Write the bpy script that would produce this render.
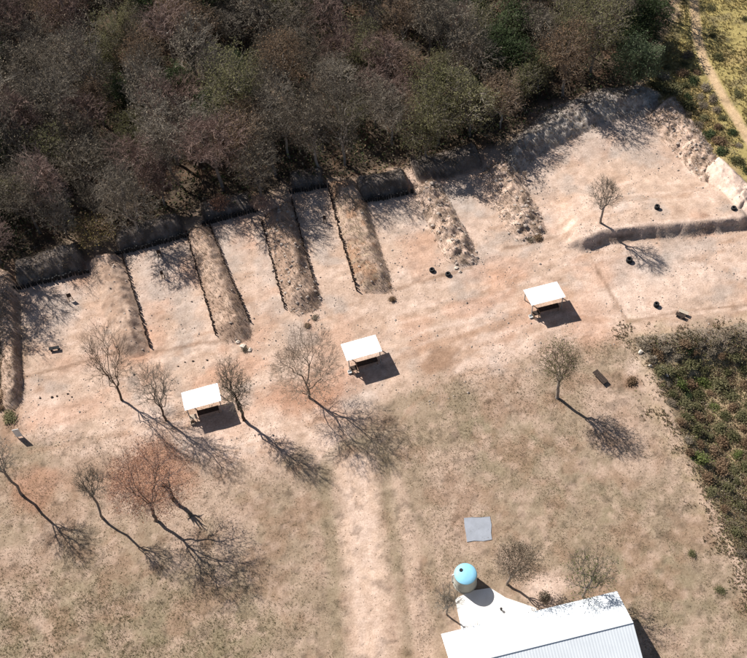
import bpy, math, random
import numpy as np
from mathutils import Vector, Matrix

for o in list(bpy.data.objects):
    bpy.data.objects.remove(o)
SC = bpy.context.scene
COL = SC.collection

# ------------------------------------------------------------------ camera
IW, IH = 747.0, 658.0            # size of the photograph, used to survey ground points
FOC, DEP, ROLL, DIST = 1050.0, math.radians(56.0), math.radians(5.2), 131.25
FW = np.array([0, math.cos(DEP), -math.sin(DEP)])
_rt = np.array([1.0, 0, 0]); _up = np.array([0, math.sin(DEP), math.cos(DEP)])
CR = math.cos(ROLL) * _rt - math.sin(ROLL) * _up
CU = math.sin(ROLL) * _rt + math.cos(ROLL) * _up
CP = -FW * DIST
cam_d = bpy.data.cameras.new('camera'); cam = bpy.data.objects.new('camera', cam_d)
COL.objects.link(cam); SC.camera = cam
cam_d.sensor_width = 36.0; cam_d.lens = 36.0 * FOC / IW
cam_d.clip_start = 1.0; cam_d.clip_end = 20000.0
M = Matrix(((CR[0], CU[0], -FW[0], CP[0]), (CR[1], CU[1], -FW[1], CP[1]),
            (CR[2], CU[2], -FW[2], CP[2]), (0, 0, 0, 1)))
cam.matrix_world = M

# ------------------------------------------------------------------ sky and sun
SUN_EL = math.radians(44.0); SH_AZ = math.radians(-45.0)   # shadows run right and towards the camera
w = bpy.data.worlds.new('World'); SC.world = w; w.use_nodes = True
nt = w.node_tree; bg = nt.nodes['Background']
sky = nt.nodes.new('ShaderNodeTexSky'); sky.sky_type = 'NISHITA'; sky.sun_disc = False
sky.sun_elevation = SUN_EL
sky.sun_rotation = math.atan2(-math.cos(SH_AZ), -math.sin(SH_AZ)) % (2 * math.pi)
nt.links.new(sky.outputs[0], bg.inputs[0]); bg.inputs[1].default_value = 0.05
sd = bpy.data.lights.new('sun', 'SUN'); sun = bpy.data.objects.new('sun', sd); COL.objects.link(sun)
sd.energy = 5.0; sd.angle = math.radians(0.5); sd.color = (1.0, 0.965, 0.915)
dv = Vector((math.cos(SH_AZ) * math.cos(SUN_EL), math.sin(SH_AZ) * math.cos(SUN_EL), -math.sin(SUN_EL)))
sun.rotation_euler = dv.to_track_quat('-Z', 'Y').to_euler(); sun.location = (-60, 60, 80)
vs = SC.view_settings
vs.view_transform = 'Standard'; vs.look = 'None'; vs.exposure = 0.66; vs.gamma = 1.0
vs.use_curve_mapping = False

# ------------------------------------------------------------------ helpers
rng = np.random.default_rng(7); random.seed(7)

def G(px, py, z=0.0):
    """ground point surveyed from the photograph"""
    v = FW + CR * (px - IW / 2) / FOC - CU * (py - IH / 2) / FOC
    t = (z - CP[2]) / v[2]
    p = CP + t * v
    return np.array([p[0], p[1]])
def GL(pts, z=0.0): return np.array([G(x, y, z) for x, y in pts])

def _hash(ix, iy, seed):
    n = (ix.astype(np.int64) * 374761393 + iy.astype(np.int64) * 668265263 + seed * 982451653) & 0x7fffffff
    n = ((n ^ (n >> 13)) * 1274126177) & 0x7fffffff
    n = n ^ (n >> 16)
    return (n & 0xffff) / 65535.0
def vnoise(x, y, s, seed=0):
    x = np.asarray(x) / s; y = np.asarray(y) / s
    ix = np.floor(x); iy = np.floor(y); fx = x - ix; fy = y - iy
    fx = fx * fx * (3 - 2 * fx); fy = fy * fy * (3 - 2 * fy)
    a = _hash(ix, iy, seed); b = _hash(ix + 1, iy, seed); c = _hash(ix, iy + 1, seed); d = _hash(ix + 1, iy + 1, seed)
    return (a * (1 - fx) + b * fx) * (1 - fy) + (c * (1 - fx) + d * fx) * fy
def fbm(x, y, s, seed=0, n=4):
    t = 0; a = 1; tot = 0
    for i in range(n):
        t = t + a * vnoise(x + 13.7 * i, y - 7.1 * i, s / 2 ** i, seed + i); tot += a; a *= .55
    return t / tot
def sst(a, b, x):
    t = np.clip((x - a) / (b - a), 0, 1); return t * t * (3 - 2 * t)
def pdist(x, y, pts, closed=False):
    pts = np.asarray(pts); d = np.full(np.shape(x), 1e9); n = len(pts)
    for i in range(n if closed else n - 1):
        a = pts[i]; b = pts[(i + 1) % n]; v = b - a
        t = np.clip(((x - a[0]) * v[0] + (y - a[1]) * v[1]) / (v @ v + 1e-9), 0, 1)
        d = np.minimum(d, np.hypot(x - a[0] - t * v[0], y - a[1] - t * v[1]))
    return d
def inside(x, y, pts):
    r = np.zeros(np.shape(x), bool); n = len(pts)
    for i in range(n):
        a = pts[i]; b = pts[(i + 1) % n]
        if a[1] == b[1]: continue
        c = ((a[1] > y) != (b[1] > y)) & (x < (b[0] - a[0]) * (y - a[1]) / (b[1] - a[1]) + a[0])
        r ^= c
    return r
def sdf(x, y, pts):
    d = pdist(x, y, pts, True); return np.where(inside(x, y, pts), d, -d)

def tag(o, label=None, cat=None, group=None, kind=None):
    if label: o['label'] = label
    if cat: o['category'] = cat
    if group: o['group'] = group
    if kind: o['kind'] = kind
    return o
def empty(name, loc, rz=0):
    o = bpy.data.objects.new(name, None); COL.objects.link(o)
    o.location = loc; o.rotation_euler = (0, 0, rz); o.empty_display_size = .3; return o
def mesh_np(name, V, F, mats, mi=None, smooth=False):
    """V (n,3); F list of arrays (m,3) or (m,4); mi list of material indices per array"""
    me = bpy.data.meshes.new(name)
    if not isinstance(F, list): F = [F]
    F = [np.asarray(f, dtype=np.int32) for f in F if len(f)]
    loops = np.concatenate([f.ravel() for f in F]); tot = np.concatenate([np.full(len(f), f.shape[1], np.int32) for f in F])
    me.vertices.add(len(V)); me.vertices.foreach_set('co', np.asarray(V, np.float32).ravel())
    me.loops.add(len(loops)); me.loops.foreach_set('vertex_index', loops)
    me.polygons.add(len(tot)); st = np.concatenate([[0], np.cumsum(tot)[:-1]]).astype(np.int32)
    me.polygons.foreach_set('loop_start', st)
    for m in (mats if isinstance(mats, (list, tuple)) else [mats]): me.materials.append(m)
    if mi is not None:
        me.polygons.foreach_set('material_index', np.concatenate([np.full(len(f), k, np.int32) for f, k in zip(F, mi)]))
    me.polygons.foreach_set('use_smooth', np.full(len(tot), bool(smooth)))
    me.update(); me.validate(); return me
def link(name, me, parent=None, loc=None):
    o = bpy.data.objects.new(name, me); COL.objects.link(o)
    if parent is not None: o.parent = parent
    if loc is not None: o.location = loc
    return o

class MB:
    """collects solids into one mesh"""
    def __init__(s): s.v = []; s.f3 = []; s.f4 = []; s.n = 0
    def add(s, V, F4=(), F3=()):
        s.v.append(np.asarray(V, float))
        if len(F4): s.f4.append(np.asarray(F4) + s.n)
        if len(F3): s.f3.append(np.asarray(F3) + s.n)
        s.n += len(V); return s
    def box(s, c, d, rz=0.0, rx=0.0):
        q = np.array([[x, y, z] for x in (-.5, .5) for y in (-.5, .5) for z in (-.5, .5)]) * np.array(d)
        cx, sx = math.cos(rx), math.sin(rx); q = np.stack([q[:, 0], q[:, 1] * cx - q[:, 2] * sx, q[:, 1] * sx + q[:, 2] * cx], 1)
        cz, sz = math.cos(rz), math.sin(rz); q = np.stack([q[:, 0] * cz - q[:, 1] * sz, q[:, 0] * sz + q[:, 1] * cz, q[:, 2]], 1)
        return s.add(q + np.array(c), [[0, 1, 3, 2], [4, 6, 7, 5], [0, 4, 5, 1], [2, 3, 7, 6], [0, 2, 6, 4], [1, 5, 7, 3]])
    def lathe(s, c, prof, n=24, cap=True):
        c = np.array(c); V = []
        for r, z in prof:
            for k in range(n):
                a = 2 * math.pi * k / n; V.append(c + np.array([r * math.cos(a), r * math.sin(a), z]))
        F = [[i * n + k, i * n + (k + 1) % n, (i + 1) * n + (k + 1) % n, (i + 1) * n + k] for i in range(len(prof) - 1) for k in range(n)]
        F3 = []
        if cap:
            b = len(V); V.append(c + np.array([0, 0, prof[0][1]])); V.append(c + np.array([0, 0, prof[-1][1]])); m = (len(prof) - 1) * n
            F3 = [[b, (k + 1) % n, k] for k in range(n)] + [[b + 1, m + k, m + (k + 1) % n] for k in range(n)]
        return s.add(V, F, F3)
    def tube(s, pts, rad, k=6):
        pts = np.asarray(pts, float)
        for i in range(len(pts) - 1):
            V, F, F3 = tubes(pts[i:i + 1], pts[i + 1:i + 2], np.array([rad]), np.array([rad]), k, caps=True); s.add(V, F, F3)
        return s
    def me(s, name, mat, smooth=False):
        return mesh_np(name, np.concatenate(s.v), [np.concatenate(f) for f in (s.f4, s.f3) if f], mat, smooth=smooth)
    def build(s, name, mat, parent=None, loc=None, smooth=False):
        return link(name, s.me(name, mat, smooth), parent, loc)

def tubes(P0, P1, R0, R1, k=3, caps=False):
    """many tapered prisms at once"""
    n = len(P0); d = P1 - P0; L = np.linalg.norm(d, axis=1, keepdims=True) + 1e-9; d = d / L
    ref = np.where(np.abs(d[:, 2:3]) > .9, np.array([[1., 0, 0]]), np.array([[0, 0, 1.]]))
    u = np.cross(d, ref); u /= np.linalg.norm(u, axis=1, keepdims=True) + 1e-9; v = np.cross(d, u)
    a = np.arange(k) * 2 * math.pi / k; ca, sa = np.cos(a)[None, :, None], np.sin(a)[None, :, None]
    ring = ca * u[:, None] + sa * v[:, None]
    A = P0[:, None] + ring * R0[:, None, None]; B = P1[:, None] + ring * R1[:, None, None]
    V = np.concatenate([A, B], 1).reshape(-1, 3)
    base = (np.arange(n) * 2 * k)[:, None, None]; j = np.arange(k); j2 = (j + 1) % k
    F = np.stack([j, j2, j2 + k, j + k], 1)[None] + base
    F = F.reshape(-1, 4); F3 = []
    if caps:
        F3 = np.concatenate([np.stack([np.zeros(k - 2, int), j[2:], j[1:-1]], 1), np.stack([np.zeros(k - 2, int) + k, j[1:-1] + k, j[2:] + k], 1)])[None] + base
        F3 = F3.reshape(-1, 3)
    return V, F, F3

# ------------------------------------------------------------------ materials
def new_mat(name):
    m = bpy.data.materials.new(name); m.use_nodes = True; t = m.node_tree; b = t.nodes['Principled BSDF']
    b.inputs['Specular IOR Level'].default_value = 0.15; b.inputs['Roughness'].default_value = .9
    return m, t, b
def ramp(t, fac, stops):
    r = t.nodes.new('ShaderNodeValToRGB'); e = r.color_ramp.elements
    while len(e) < len(stops): e.new(.5)
    for k, (p, c) in enumerate(stops): e[k].position = p; e[k].color = (*c, 1)
    t.links.new(fac, r.inputs[0]); return r.outputs[0]
def noise(t, scale, detail=4, coord='Object', rough=.6):
    tc = t.nodes.new('ShaderNodeTexCoord'); n = t.nodes.new('ShaderNodeTexNoise')
    n.inputs['Scale'].default_value = scale; n.inputs['Detail'].default_value = detail; n.inputs['Roughness'].default_value = rough
    t.links.new(tc.outputs[coord], n.inputs['Vector']); return n.outputs[0]
def mixc(t, mode, fac, a, b):
    n = t.nodes.new('ShaderNodeMix'); n.data_type = 'RGBA'; n.blend_type = mode
    for inp, v in ((n.inputs[0], fac), (n.inputs[6], a), (n.inputs[7], b)):
        if hasattr(v, 'is_linked') or hasattr(v, 'links'): t.links.new(v, inp)
        else: inp.default_value = v if isinstance(v, (int, float)) else (*v, 1)
    return n.outputs[2]
def bump(t, b, h, strength, dist):
    n = t.nodes.new('ShaderNodeBump'); n.inputs['Strength'].default_value = strength; n.inputs['Distance'].default_value = dist
    t.links.new(h, n.inputs['Height']); t.links.new(n.outputs[0], b.inputs['Normal'])
def simple(name, c1, c2=None, scale=3.0, rough=.9, spec=.15, bmp=0, coord='Object', metallic=0):
    m, t, b = new_mat(name); c2 = c2 or tuple(x * .7 for x in c1)
    n = noise(t, scale, 5, coord)
    t.links.new(ramp(t, n, [(.3, c2), (.7, c1)]), b.inputs['Base Color'])
    b.inputs['Roughness'].default_value = rough; b.inputs['Specular IOR Level'].default_value = spec; b.inputs['Metallic'].default_value = metallic
    if bmp: bump(t, b, n, .5, bmp)
    return m
def plant_mat(name, cols, trans=0.0):
    """colour varies between individuals and along the plant"""
    m, t, b = new_mat(name)
    oi = t.nodes.new('ShaderNodeObjectInfo'); n = noise(t, 1.6, 3)
    a = t.nodes.new('ShaderNodeMath'); a.operation = 'MULTIPLY_ADD'
    t.links.new(n, a.inputs[0]); a.inputs[1].default_value = .75; 
    s = t.nodes.new('ShaderNodeMath'); s.operation = 'MULTIPLY_ADD'; t.links.new(oi.outputs['Random'], s.inputs[0]); s.inputs[1].default_value = .55; s.inputs[2].default_value = -.15
    t.links.new(s.outputs[0], a.inputs[2])
    k = len(cols); t.links.new(ramp(t, a.outputs[0], [(.15 + .7 * i / (k - 1), c) for i, c in enumerate(cols)]), b.inputs['Base Color'])
    b.inputs['Specular IOR Level'].default_value = .08
    if name.startswith(('leaf', 'grass')):        # thin leaves let light through
        tr = t.nodes.new('ShaderNodeBsdfTranslucent'); mx = t.nodes.new('ShaderNodeMixShader'); mx.inputs[0].default_value = .38
        t.links.new(b.inputs['Base Color'].links[0].from_socket, tr.inputs[0]); t.links.new(b.outputs[0], mx.inputs[1]); t.links.new(tr.outputs[0], mx.inputs[2])
        t.links.new(mx.outputs[0], t.nodes['Material Output'].inputs[0])
    return m

def earth_mat(name, attr=True, base=None):
    m, t, b = new_mat(name)
    at = t.nodes.new('ShaderNodeVertexColor'); at.layer_name = 'Col'
    n1 = noise(t, .9, 6, rough=.7); n2 = noise(t, 5.0, 5, rough=.75)
    c = mixc(t, 'MULTIPLY', 1.0, at.outputs[0], ramp(t, n1, [(.28, (.78, .75, .72)), (.7, (1.14, 1.14, 1.14))]))
    c = mixc(t, 'MULTIPLY', 1.0, c, ramp(t, n2, [(.3, (.74, .71, .68)), (.62, (1.1, 1.1, 1.1))]))
    t.links.new(c, b.inputs['Base Color']); b.inputs['Roughness'].default_value = 1; b.inputs['Specular IOR Level'].default_value = .05
    ad = t.nodes.new('ShaderNodeMath'); ad.operation = 'MULTIPLY_ADD'; t.links.new(n1, ad.inputs[0]); ad.inputs[1].default_value = 1.5; t.links.new(n2, ad.inputs[2])
    bump(t, b, ad.outputs[0], .5, .12)
    return m
MAT = dict(
    earth=earth_mat('earth'),
    bark_grey=plant_mat('bark_grey', [(.17, .14, .12), (.26, .22, .19), (.38, .34, .3)]),
    bark_dark=plant_mat('bark_dark', [(.07, .052, .04), (.11, .085, .065), (.16, .125, .1)]),
    twig_grey=plant_mat('twig_grey', [(.115, .098, .076), (.18, .153, .122), (.27, .235, .19)]),
    twig_brown=plant_mat('twig_brown', [(.13, .095, .066), (.2, .148, .108), (.29, .225, .17)]),
    twig_pink=plant_mat('twig_pink', [(.15, .10, .082), (.22, .152, .126), (.31, .225, .19)]),
    leaf_red=plant_mat('leaf_red', [(.25, .11, .07), (.34, .17, .11), (.42, .25, .17)]),
    leaf_rust=plant_mat('leaf_rust', [(.16, .105, .065), (.24, .16, .1), (.31, .22, .145)]),
    leaf_olive=plant_mat('leaf_olive', [(.10, .098, .045), (.16, .15, .075), (.23, .21, .115)]),
    leaf_green=plant_mat('leaf_green', [(.04, .056, .026), (.065, .088, .04), (.1, .122, .06)]),
    leaf_mid=plant_mat('leaf_mid', [(.10, .135, .075), (.15, .185, .105), (.2, .225, .14)]),
    leaf_bright=plant_mat('leaf_bright', [(.10, .125, .04), (.155, .18, .06), (.21, .22, .09)]),
    leaf_yellow=plant_mat('leaf_yellow', [(.24, .185, .075), (.32, .25, .11), (.39, .31, .16)]),
    leaf_dry=plant_mat('leaf_dry', [(.19, .155, .115), (.28, .23, .17), (.36, .305, .235)]),
    grass_dry=plant_mat('grass_dry', [(.22, .175, .11), (.32, .26, .17), (.42, .35, .24)]),
    grass_olive=plant_mat('grass_olive', [(.17, .155, .075), (.25, .22, .11), (.33, .285, .155)]),
    post=simple('dark_timber', (.07, .05, .04), (.03, .022, .018), 6),
    timber=simple('timber', (.28, .2, .13), (.18, .12, .08), 8),
    pale_wood=simple('pale_wood', (.5, .42, .33), (.38, .3, .23), 8),
    black=simple('black_rubber', (.03, .03, .032), (.018, .018, .018), 6, .8),
    rock=simple('rock', (.46, .39, .33), (.26, .2, .165), 2.5, bmp=.05),
    pale=simple('pale_rubble', (.66, .57, .48), (.5, .41, .33), 1.2, bmp=.08),
    white=simple('white_sheet', (.82, .83, .84), (.74, .75, .76), .8, .55, .3),
    roof=simple('zinc_white_roof', (.74, .77, .79), (.66, .69, .71), .5, .5, .35),
    steel=simple('steel', (.35, .35, .35), (.25, .24, .23), 5, .6, .3),
    whitepaint=simple('white_paint', (.8, .8, .78), (.68, .67, .64), 3, .6, .3),
    concrete=simple('white_concrete', (.78, .76, .73), (.66, .63, .59), .7, .9),
    slab=simple('grey_concrete', (.31, .325, .36), (.24, .25, .275), .9, .9, bmp=.01),
    plaster=simple('plaster', (.6, .55, .47), (.5, .45, .38), 1.0),
    tank=simple('tank_plastic', (.42, .41, .36), (.34, .33, .28), 1.0, .6, .3),
    tank_top=simple('tank_top', (.27, .56, .72), (.23, .5, .67), 1.0, .5, .3),
    glass=simple('dark_glass', (.03, .035, .04), (.02, .02, .025), 2, .15, .5),
)

# ------------------------------------------------------------------ terrain
DROP_T = GL([(560, 352), (632, 340), (680, 334), (747, 325), (980, 300)])            # top edge of the lower scrub bank
DROP = GL([(636, 338), (680, 334), (747, 325), (980, 300), (1100, 900), (790, 640), (747, 578), (692, 474), (652, 385)])
LEDGE = GL([(584, 238), (604, 230), (650, 225), (700, 221), (741, 217)], 1.5)
_lc = LEDGE[-1] - LEDGE[0]; LN = np.array([_lc[1], -_lc[0]]) / np.hypot(*_lc)           # points towards the camera
def ledge(x, y):
    d = pdist(x, y, LEDGE); ch = _lc / np.hypot(*_lc); q = LEDGE - LEDGE[0]
    s_ = (x - LEDGE[0][0]) * LN[0] + (y - LEDGE[0][1]) * LN[1] - np.interp((x - LEDGE[0][0]) * ch[0] + (y - LEDGE[0][1]) * ch[1], q @ ch, q @ LN)
    d = d + (fbm(x, y, 1.4, 17, 4) - .5) * .7 * sst(0, .5, d)
    fw_ = sst(-.35, .25, s_ - .2 * (fbm(x, y, 3, 18, 2) - .5)); wd = 1.15 * fw_ + 13 * (1 - fw_)
    t_ = ((x - LEDGE[0][0]) * _lc[0] + (y - LEDGE[0][1]) * _lc[1]) / np.hypot(*_lc); ext = np.maximum(0, np.maximum(-t_, t_ - np.hypot(*_lc)))
    k = 1 - sst(0, 3.2, ext + (fbm(x, y, 2, 19, 2) - .5) * 1.5)
    q_ = np.clip(d / wd, 0, 1); return (1 - (q_ * fw_ + sst(0, 1, q_) * (1 - fw_))) * k, fw_, d
def hgt(x, y):
    x = np.asarray(x, float); y = np.asarray(y, float)
    z = (fbm(x, y, 9, 3, 3) - .5) * .35 + (fbm(x, y, 1.3, 5, 3) - .5) * .12
    s = sdf(x, y, DROP); dt = pdist(x, y, DROP_T); 
    e = np.where(s > 0, np.minimum(np.clip((dt + (fbm(x, y, 1.5, 8, 3) - .5) * .9) / 1.7, 0, 1), sst(0, 6, s)), 0)
    z = z - 2.9 * e + e * (fbm(x, y, 3, 9, 3) - .5) * .9
    l, fw_, d = ledge(x, y)
    return z + 1.5 * l
def hz(p): return float(hgt(np.array([p[0]]), np.array([p[1]]))[0])

def axis(lo, hi, st):
    a = list(np.arange(lo, hi + st / 2, st)); s = st
    L = []; v = lo
    while v > -4000: s *= 1.35; v -= s; L.append(v)
    s = st; R = []; v = a[-1]
    while v < 4000: s *= 1.35; v += s; R.append(v)
    return np.array(L[::-1] + a + R)

EDGE_PX = [(-120, 400), (-40, 335), (-10, 300), (6, 264), (60, 246), (100, 232), (150, 222), (200, 212), (255, 202), (290, 184), (330, 176), (365, 174), (415, 160), (480, 146),
           (510, 136), (540, 110), (598, 92), (634, 86), (648, 62), (664, 25), (676, -60), (700, -300)]
EDGE = GL(EDGE_PX[:-2] + [(674, -20)])
FOREST = np.concatenate([EDGE, [[EDGE[-1][0] + 8, 240], [-260, 240], [-260, -20]]])
BAYS = GL([(22, 430), (20, 285), (90, 262), (188, 228), (258, 205), (330, 180), (415, 172), (505, 150), (550, 120), (610, 98), (655, 100), (715, 170), (760, 200), (800, 320), (640, 332), (560, 345),
           (470, 370), (400, 400), (330, 450), (260, 450), (150, 440)])
TRACK = GL([(355, 470), (362, 540), (372, 660), (380, 760)])
TRK2 = GL([(395, 480), (410, 560), (425, 660), (435, 760)])
PATH = GL([(690, -60), (694, 0), (697, 35), (704, 62), (723, 97), (747, 137), (790, 200), (850, 280)])
FARGRASS = GL([(690, -400), (680, 0), (670, 30), (655, 50), (645, 92), (690, 130), (716, 160), (760, 200), (1100, 330), (1300, -400)])
EDGEPATH = GL([(652, 385), (668, 420), (690, 474), (747, 578), (790, 650)])
SOIL = np.array([.48, .352, .275]); FIELD = np.array([.29, .22, .158]); OLIVE = np.array([.215, .18, .115])
RED = np.array([.375, .212, .142]); LITTER = np.array([.085, .065, .048]); YG = np.array([.33, .27, .11]); PALE = np.array([.595, .455, .375])
GREYS = np.array([.37, .32, .285]); BROWN = np.array([.27, .17, .115])

FDIR = G(560, 330) - G(100, 445); FDIR = FDIR / np.hypot(*FDIR)
WHEELS = [GL(l) for l in ([(30, 452), (130, 432), (250, 392), (330, 372)], [(360, 470), (340, 430), (290, 400), (270, 360)], [(365, 480), (410, 410), (470, 350), (570, 318), (640, 322), (760, 312)], [(330, 380), (430, 335), (520, 312)], [(400, 318), (470, 300), (560, 262), (620, 250)], [(640, 250), (700, 262), (760, 258)], [(560, 240), (620, 205), (690, 200)])]
def blob(x, y, px, py, rx, ry, soft=.6, seed=0, rot=0):
    c = G(px, py); dx = x - c[0]; dy = y - c[1]
    if rot: cr, sr = math.cos(rot), math.sin(rot); dx, dy = dx * cr + dy * sr, -dx * sr + dy * cr
    d = np.hypot(dx / rx, dy / ry) + (fbm(x, y, 2.0, 40 + seed, 4) - .5) * 1.1
    return 1 - sst(1 - soft, 1 + soft * .3, d)
def albedo(x, y):
    n1 = fbm(x, y, 7, 11, 4); n2 = fbm(x, y, 1.6, 21, 4); n3 = fbm(x, y, .7, 31, 3)
    C = np.zeros(x.shape + (3,))
    def lay(c, a):
        nonlocal C
        C = C * (1 - a[..., None]) + np.asarray(c) * a[..., None]
    C[:] = FIELD
    lay(SOIL * .86, sst(.45, .68, n1) * .7)
    # greener grass in the lower left and beside the path
    gl = np.maximum(sst(12, 0, pdist(x, y, GL([(0, 640), (100, 640), (215, 650)]))), .75 * sst(9, 1, pdist(x, y, GL([(470, 430), (560, 470), (640, 560), (720, 640)]))))
    lay(OLIVE, gl * sst(.36, .66, n2) * .75)
    lay(BROWN * .95, .5 * sst(.5, .68, fbm(x, y, 2.6, 145, 4)))
    lay(SOIL * .9, .55 * sst(.54, .7, fbm(x, y, 1.2, 147, 4)))
    # compacted pale soil in the bays and on the firing line
    b = sst(-2.2, 2.2, sdf(x, y, BAYS) + (n1 - .5) * 7 + (n2 - .5) * 3)
    lay(SOIL, b * .95)
    lay(PALE, b * sst(.45, .72, n1 * .6 + n2 * .4) * .8)
    lay(BROWN * 1.25, b * sst(.58, .72, fbm(x, y, 3.4, 71, 4)) * .35)
    al = FDIR[0] * x + FDIR[1] * y; ac = -FDIR[1] * x + FDIR[0] * y
    st = fbm(al * .22, ac, 1.1, 131, 4); lay(BROWN * 1.35, b * sst(.56, .72, st) * sst(.4, .6, n1) * .5); lay(PALE * 1.05, b * sst(.6, .75, fbm(al * .3, ac, 1.6, 135, 3)) * .5)
    lay(RED * 1.22, b * sst(.54, .72, fbm(x, y, 5.5, 137, 4)) * .38); lay(GREYS * .95, b * sst(.56, .72, fbm(x, y, 4.0, 139, 4)) * .5)
    for ln in WHEELS:
        dd = pdist(x, y, ln); lay(PALE * 1.03, .45 * b * sst(.28, .1, np.abs(dd - .8) + (n3 - .5) * .3) * sst(.3, .5, n2))
        lay(BROWN * 1.25, .35 * sst(.5, .2, dd + (n3 - .5) * .5) * sst(.35, .55, n2))
    t = sst(3.0, .8, pdist(x, y, TRACK) + (n2 - .5) * 2.6 + (n1 - .5) * 2); lay(SOIL * 1.12, t * .85); lay(PALE, t * sst(.42, .66, n2) * .7)
    t = sst(.5, .15, np.abs(pdist(x, y, TRACK) - .85) + (n3 - .5) * .5); lay(PALE, t * .4 * (y < TRACK[0][1]))
    t = sst(1.6, .5, pdist(x, y, TRK2) + (n2 - .5) * 1.6); lay(SOIL, t * .6)
    t = sst(1.0, .4, np.abs(pdist(x, y, TRACK) - 3.6) + (n2 - .5) * 1.2); lay(OLIVE, t * .35)
    # worn red soil and dark strips
    for k, (px, py, rx, ry, a, c, rot) in enumerate([(300, 396, 5.5, 3.0, .85, RED, 0), (335, 385, 4, 2.6, .5, RED * 1.2, 0), (438, 360, 2.9, 1.9, .9, BROWN, .5), (500, 324, 5.2, .75, .75, BROWN * 1.2, .30),
            (430, 347, 6, .8, .6, BROWN * 1.3, .30), (475, 305, 5, 1.6, .45, RED * 1.2, .25), (150, 470, 5.5, 4.6, .9, RED * .95, 0), (35, 490, 4, 3.4, .7, RED * .9, 0), (90, 480, 3.5, 3, .4, BROWN, 0),
            (135, 340, 3, 4, .5, RED * 1.3, 0), (262, 285, 1.4, 6, .3, PALE, 0), (655, 285, 9, 3.2, .7, PALE * 1.03, .1), (590, 320, 3, 6, .35, RED * 1.3, 0), (545, 590, 3.0, 2.2, .75, PALE * 1.05, 0), (510, 560, 2.0, 1.6, .6, SOIL, 0),
            (385, 620, 2, 7, .4, SOIL * 1.05, 0), (648, 370, 3.0, 3.0, .7, PALE, 0), (632, 382, 1.6, 1.4, .8, BROWN * .8, 0), (420, 250, 3, 5, .4, RED * 1.25, 0), (500, 270, 6, 2.5, .4, RED * 1.3, .2), (230, 370, 5, 2, .5, RED * 1.3, .2), (60, 415, 6, 2, .4, RED * 1.25, .2), (10, 430, 1.5, 5, .7, BROWN, 0)]):
        lay(c, a * blob(x, y, px, py, rx, ry, .6, k, rot))
    # greyer patches at the far ends of the bays
    for k, (px, py, rx, ry) in enumerate([(55, 305, 4.2, 6), (155, 280, 4.2, 6.5), (225, 250, 3.6, 6), (318, 225, 3, 6), (395, 215, 3.4, 4.5), (455, 200, 4, 4), (590, 140, 8, 5), (530, 170, 4, 6), (640, 262, 6, 3)]):
        lay(GREYS * 1.1, .6 * blob(x, y, px, py, rx, ry, .8, 20 + k))
    l, fw_, d = ledge(x, y); lay(np.array([.33, .29, .26]), sst(.04, .3, l) * fw_ * sst(.35, .8, d + (n3 - .5) * .4) * .85); lay(PALE * 1.1, sst(.75, .3, d + (n3 - .5) * .5) * .7)  # cut bank: shade of the front face painted grey, sunlit crest painted pale
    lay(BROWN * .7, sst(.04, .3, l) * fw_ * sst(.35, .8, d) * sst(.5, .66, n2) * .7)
    # marks across the bays where the firing lines are
    for ln in ([(20, 378), (70, 366), (120, 352)], [(395, 290), (432, 278), (470, 268)], [(593, 262), (610, 292), (627, 322)], [(500, 250), (530, 243), (560, 236)], [(627, 322), (680, 312), (747, 305)], [(150, 352), (250, 335)]):
        lay(BROWN * .9, .6 * sst(.34, .1, pdist(x, y, GL(ln)) + (n3 - .5) * .5))
    # scrub hollow, far grass, path and woodland floor
    s = sst(-2.2, 2.4, sdf(x, y, DROP) + (n2 - .5) * 5 + (n1 - .5) * 6); lay(np.array([.34, .26, .16]), s * .9)
    bank = sst(2.2, 1.0, np.abs(pdist(x, y, DROP_T) - 1.3)) * (sdf(x, y, DROP) > -.3); lay(np.array([.24, .2, .16]), bank * .7)
    e = sst(1.3, .3, pdist(x, y, EDGEPATH) + (n2 - .5) * 2); lay(SOIL, e * .6)
    g = sst(-1, 1.5, sdf(x, y, FARGRASS) + (n2 - .5) * 3); lay(YG, g); lay(OLIVE * .8, g * sst(.52, .7, n2) * .6); lay(np.array([.34, .25, .12]), g * sst(.5, .75, n1) * .7)
    f = sst(-1.0, 1.2, sdf(x, y, FOREST) + (n2 - .5) * 3); lay(LITTER, f); lay(BROWN * .5, f * sst(.5, .7, n2) * .7)
    p = sst(.95, .45, pdist(x, y, PATH) + (n2 - .5) * .5); lay(np.array([.50, .36, .22]), p)
    C *= (0.86 + .28 * n3)[..., None]
    C *= (1 - .32 * sst(.62, .74, fbm(x, y, .8, 91, 3)) * (1 - b * .55))[..., None]
    return np.clip(C, .01, .85)
def set_col(me, C):
    a = me.color_attributes.new('Col', 'FLOAT_COLOR', 'POINT')
    a.data.foreach_set('color', np.concatenate([C, np.ones((len(C), 1))], 1).astype(np.float32).ravel())

ax = axis(-62, 66, .3); ay = axis(-48, 62, .3)
X, Y = np.meshgrid(ax, ay); Z = hgt(X, Y)
nx, ny = len(ax), len(ay); idx = np.arange(nx * ny).reshape(ny, nx)
F = np.stack([idx[:-1, :-1], idx[:-1, 1:], idx[1:, 1:], idx[1:, :-1]], -1).reshape(-1, 4)
gme = mesh_np('ground', np.stack([X, Y, Z], -1).reshape(-1, 3), F, MAT['earth'], smooth=True)
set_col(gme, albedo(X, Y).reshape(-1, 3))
tag(link('ground', gme), 'bare pinkish soil and dry grass of the range and field', kind='structure')

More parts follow.
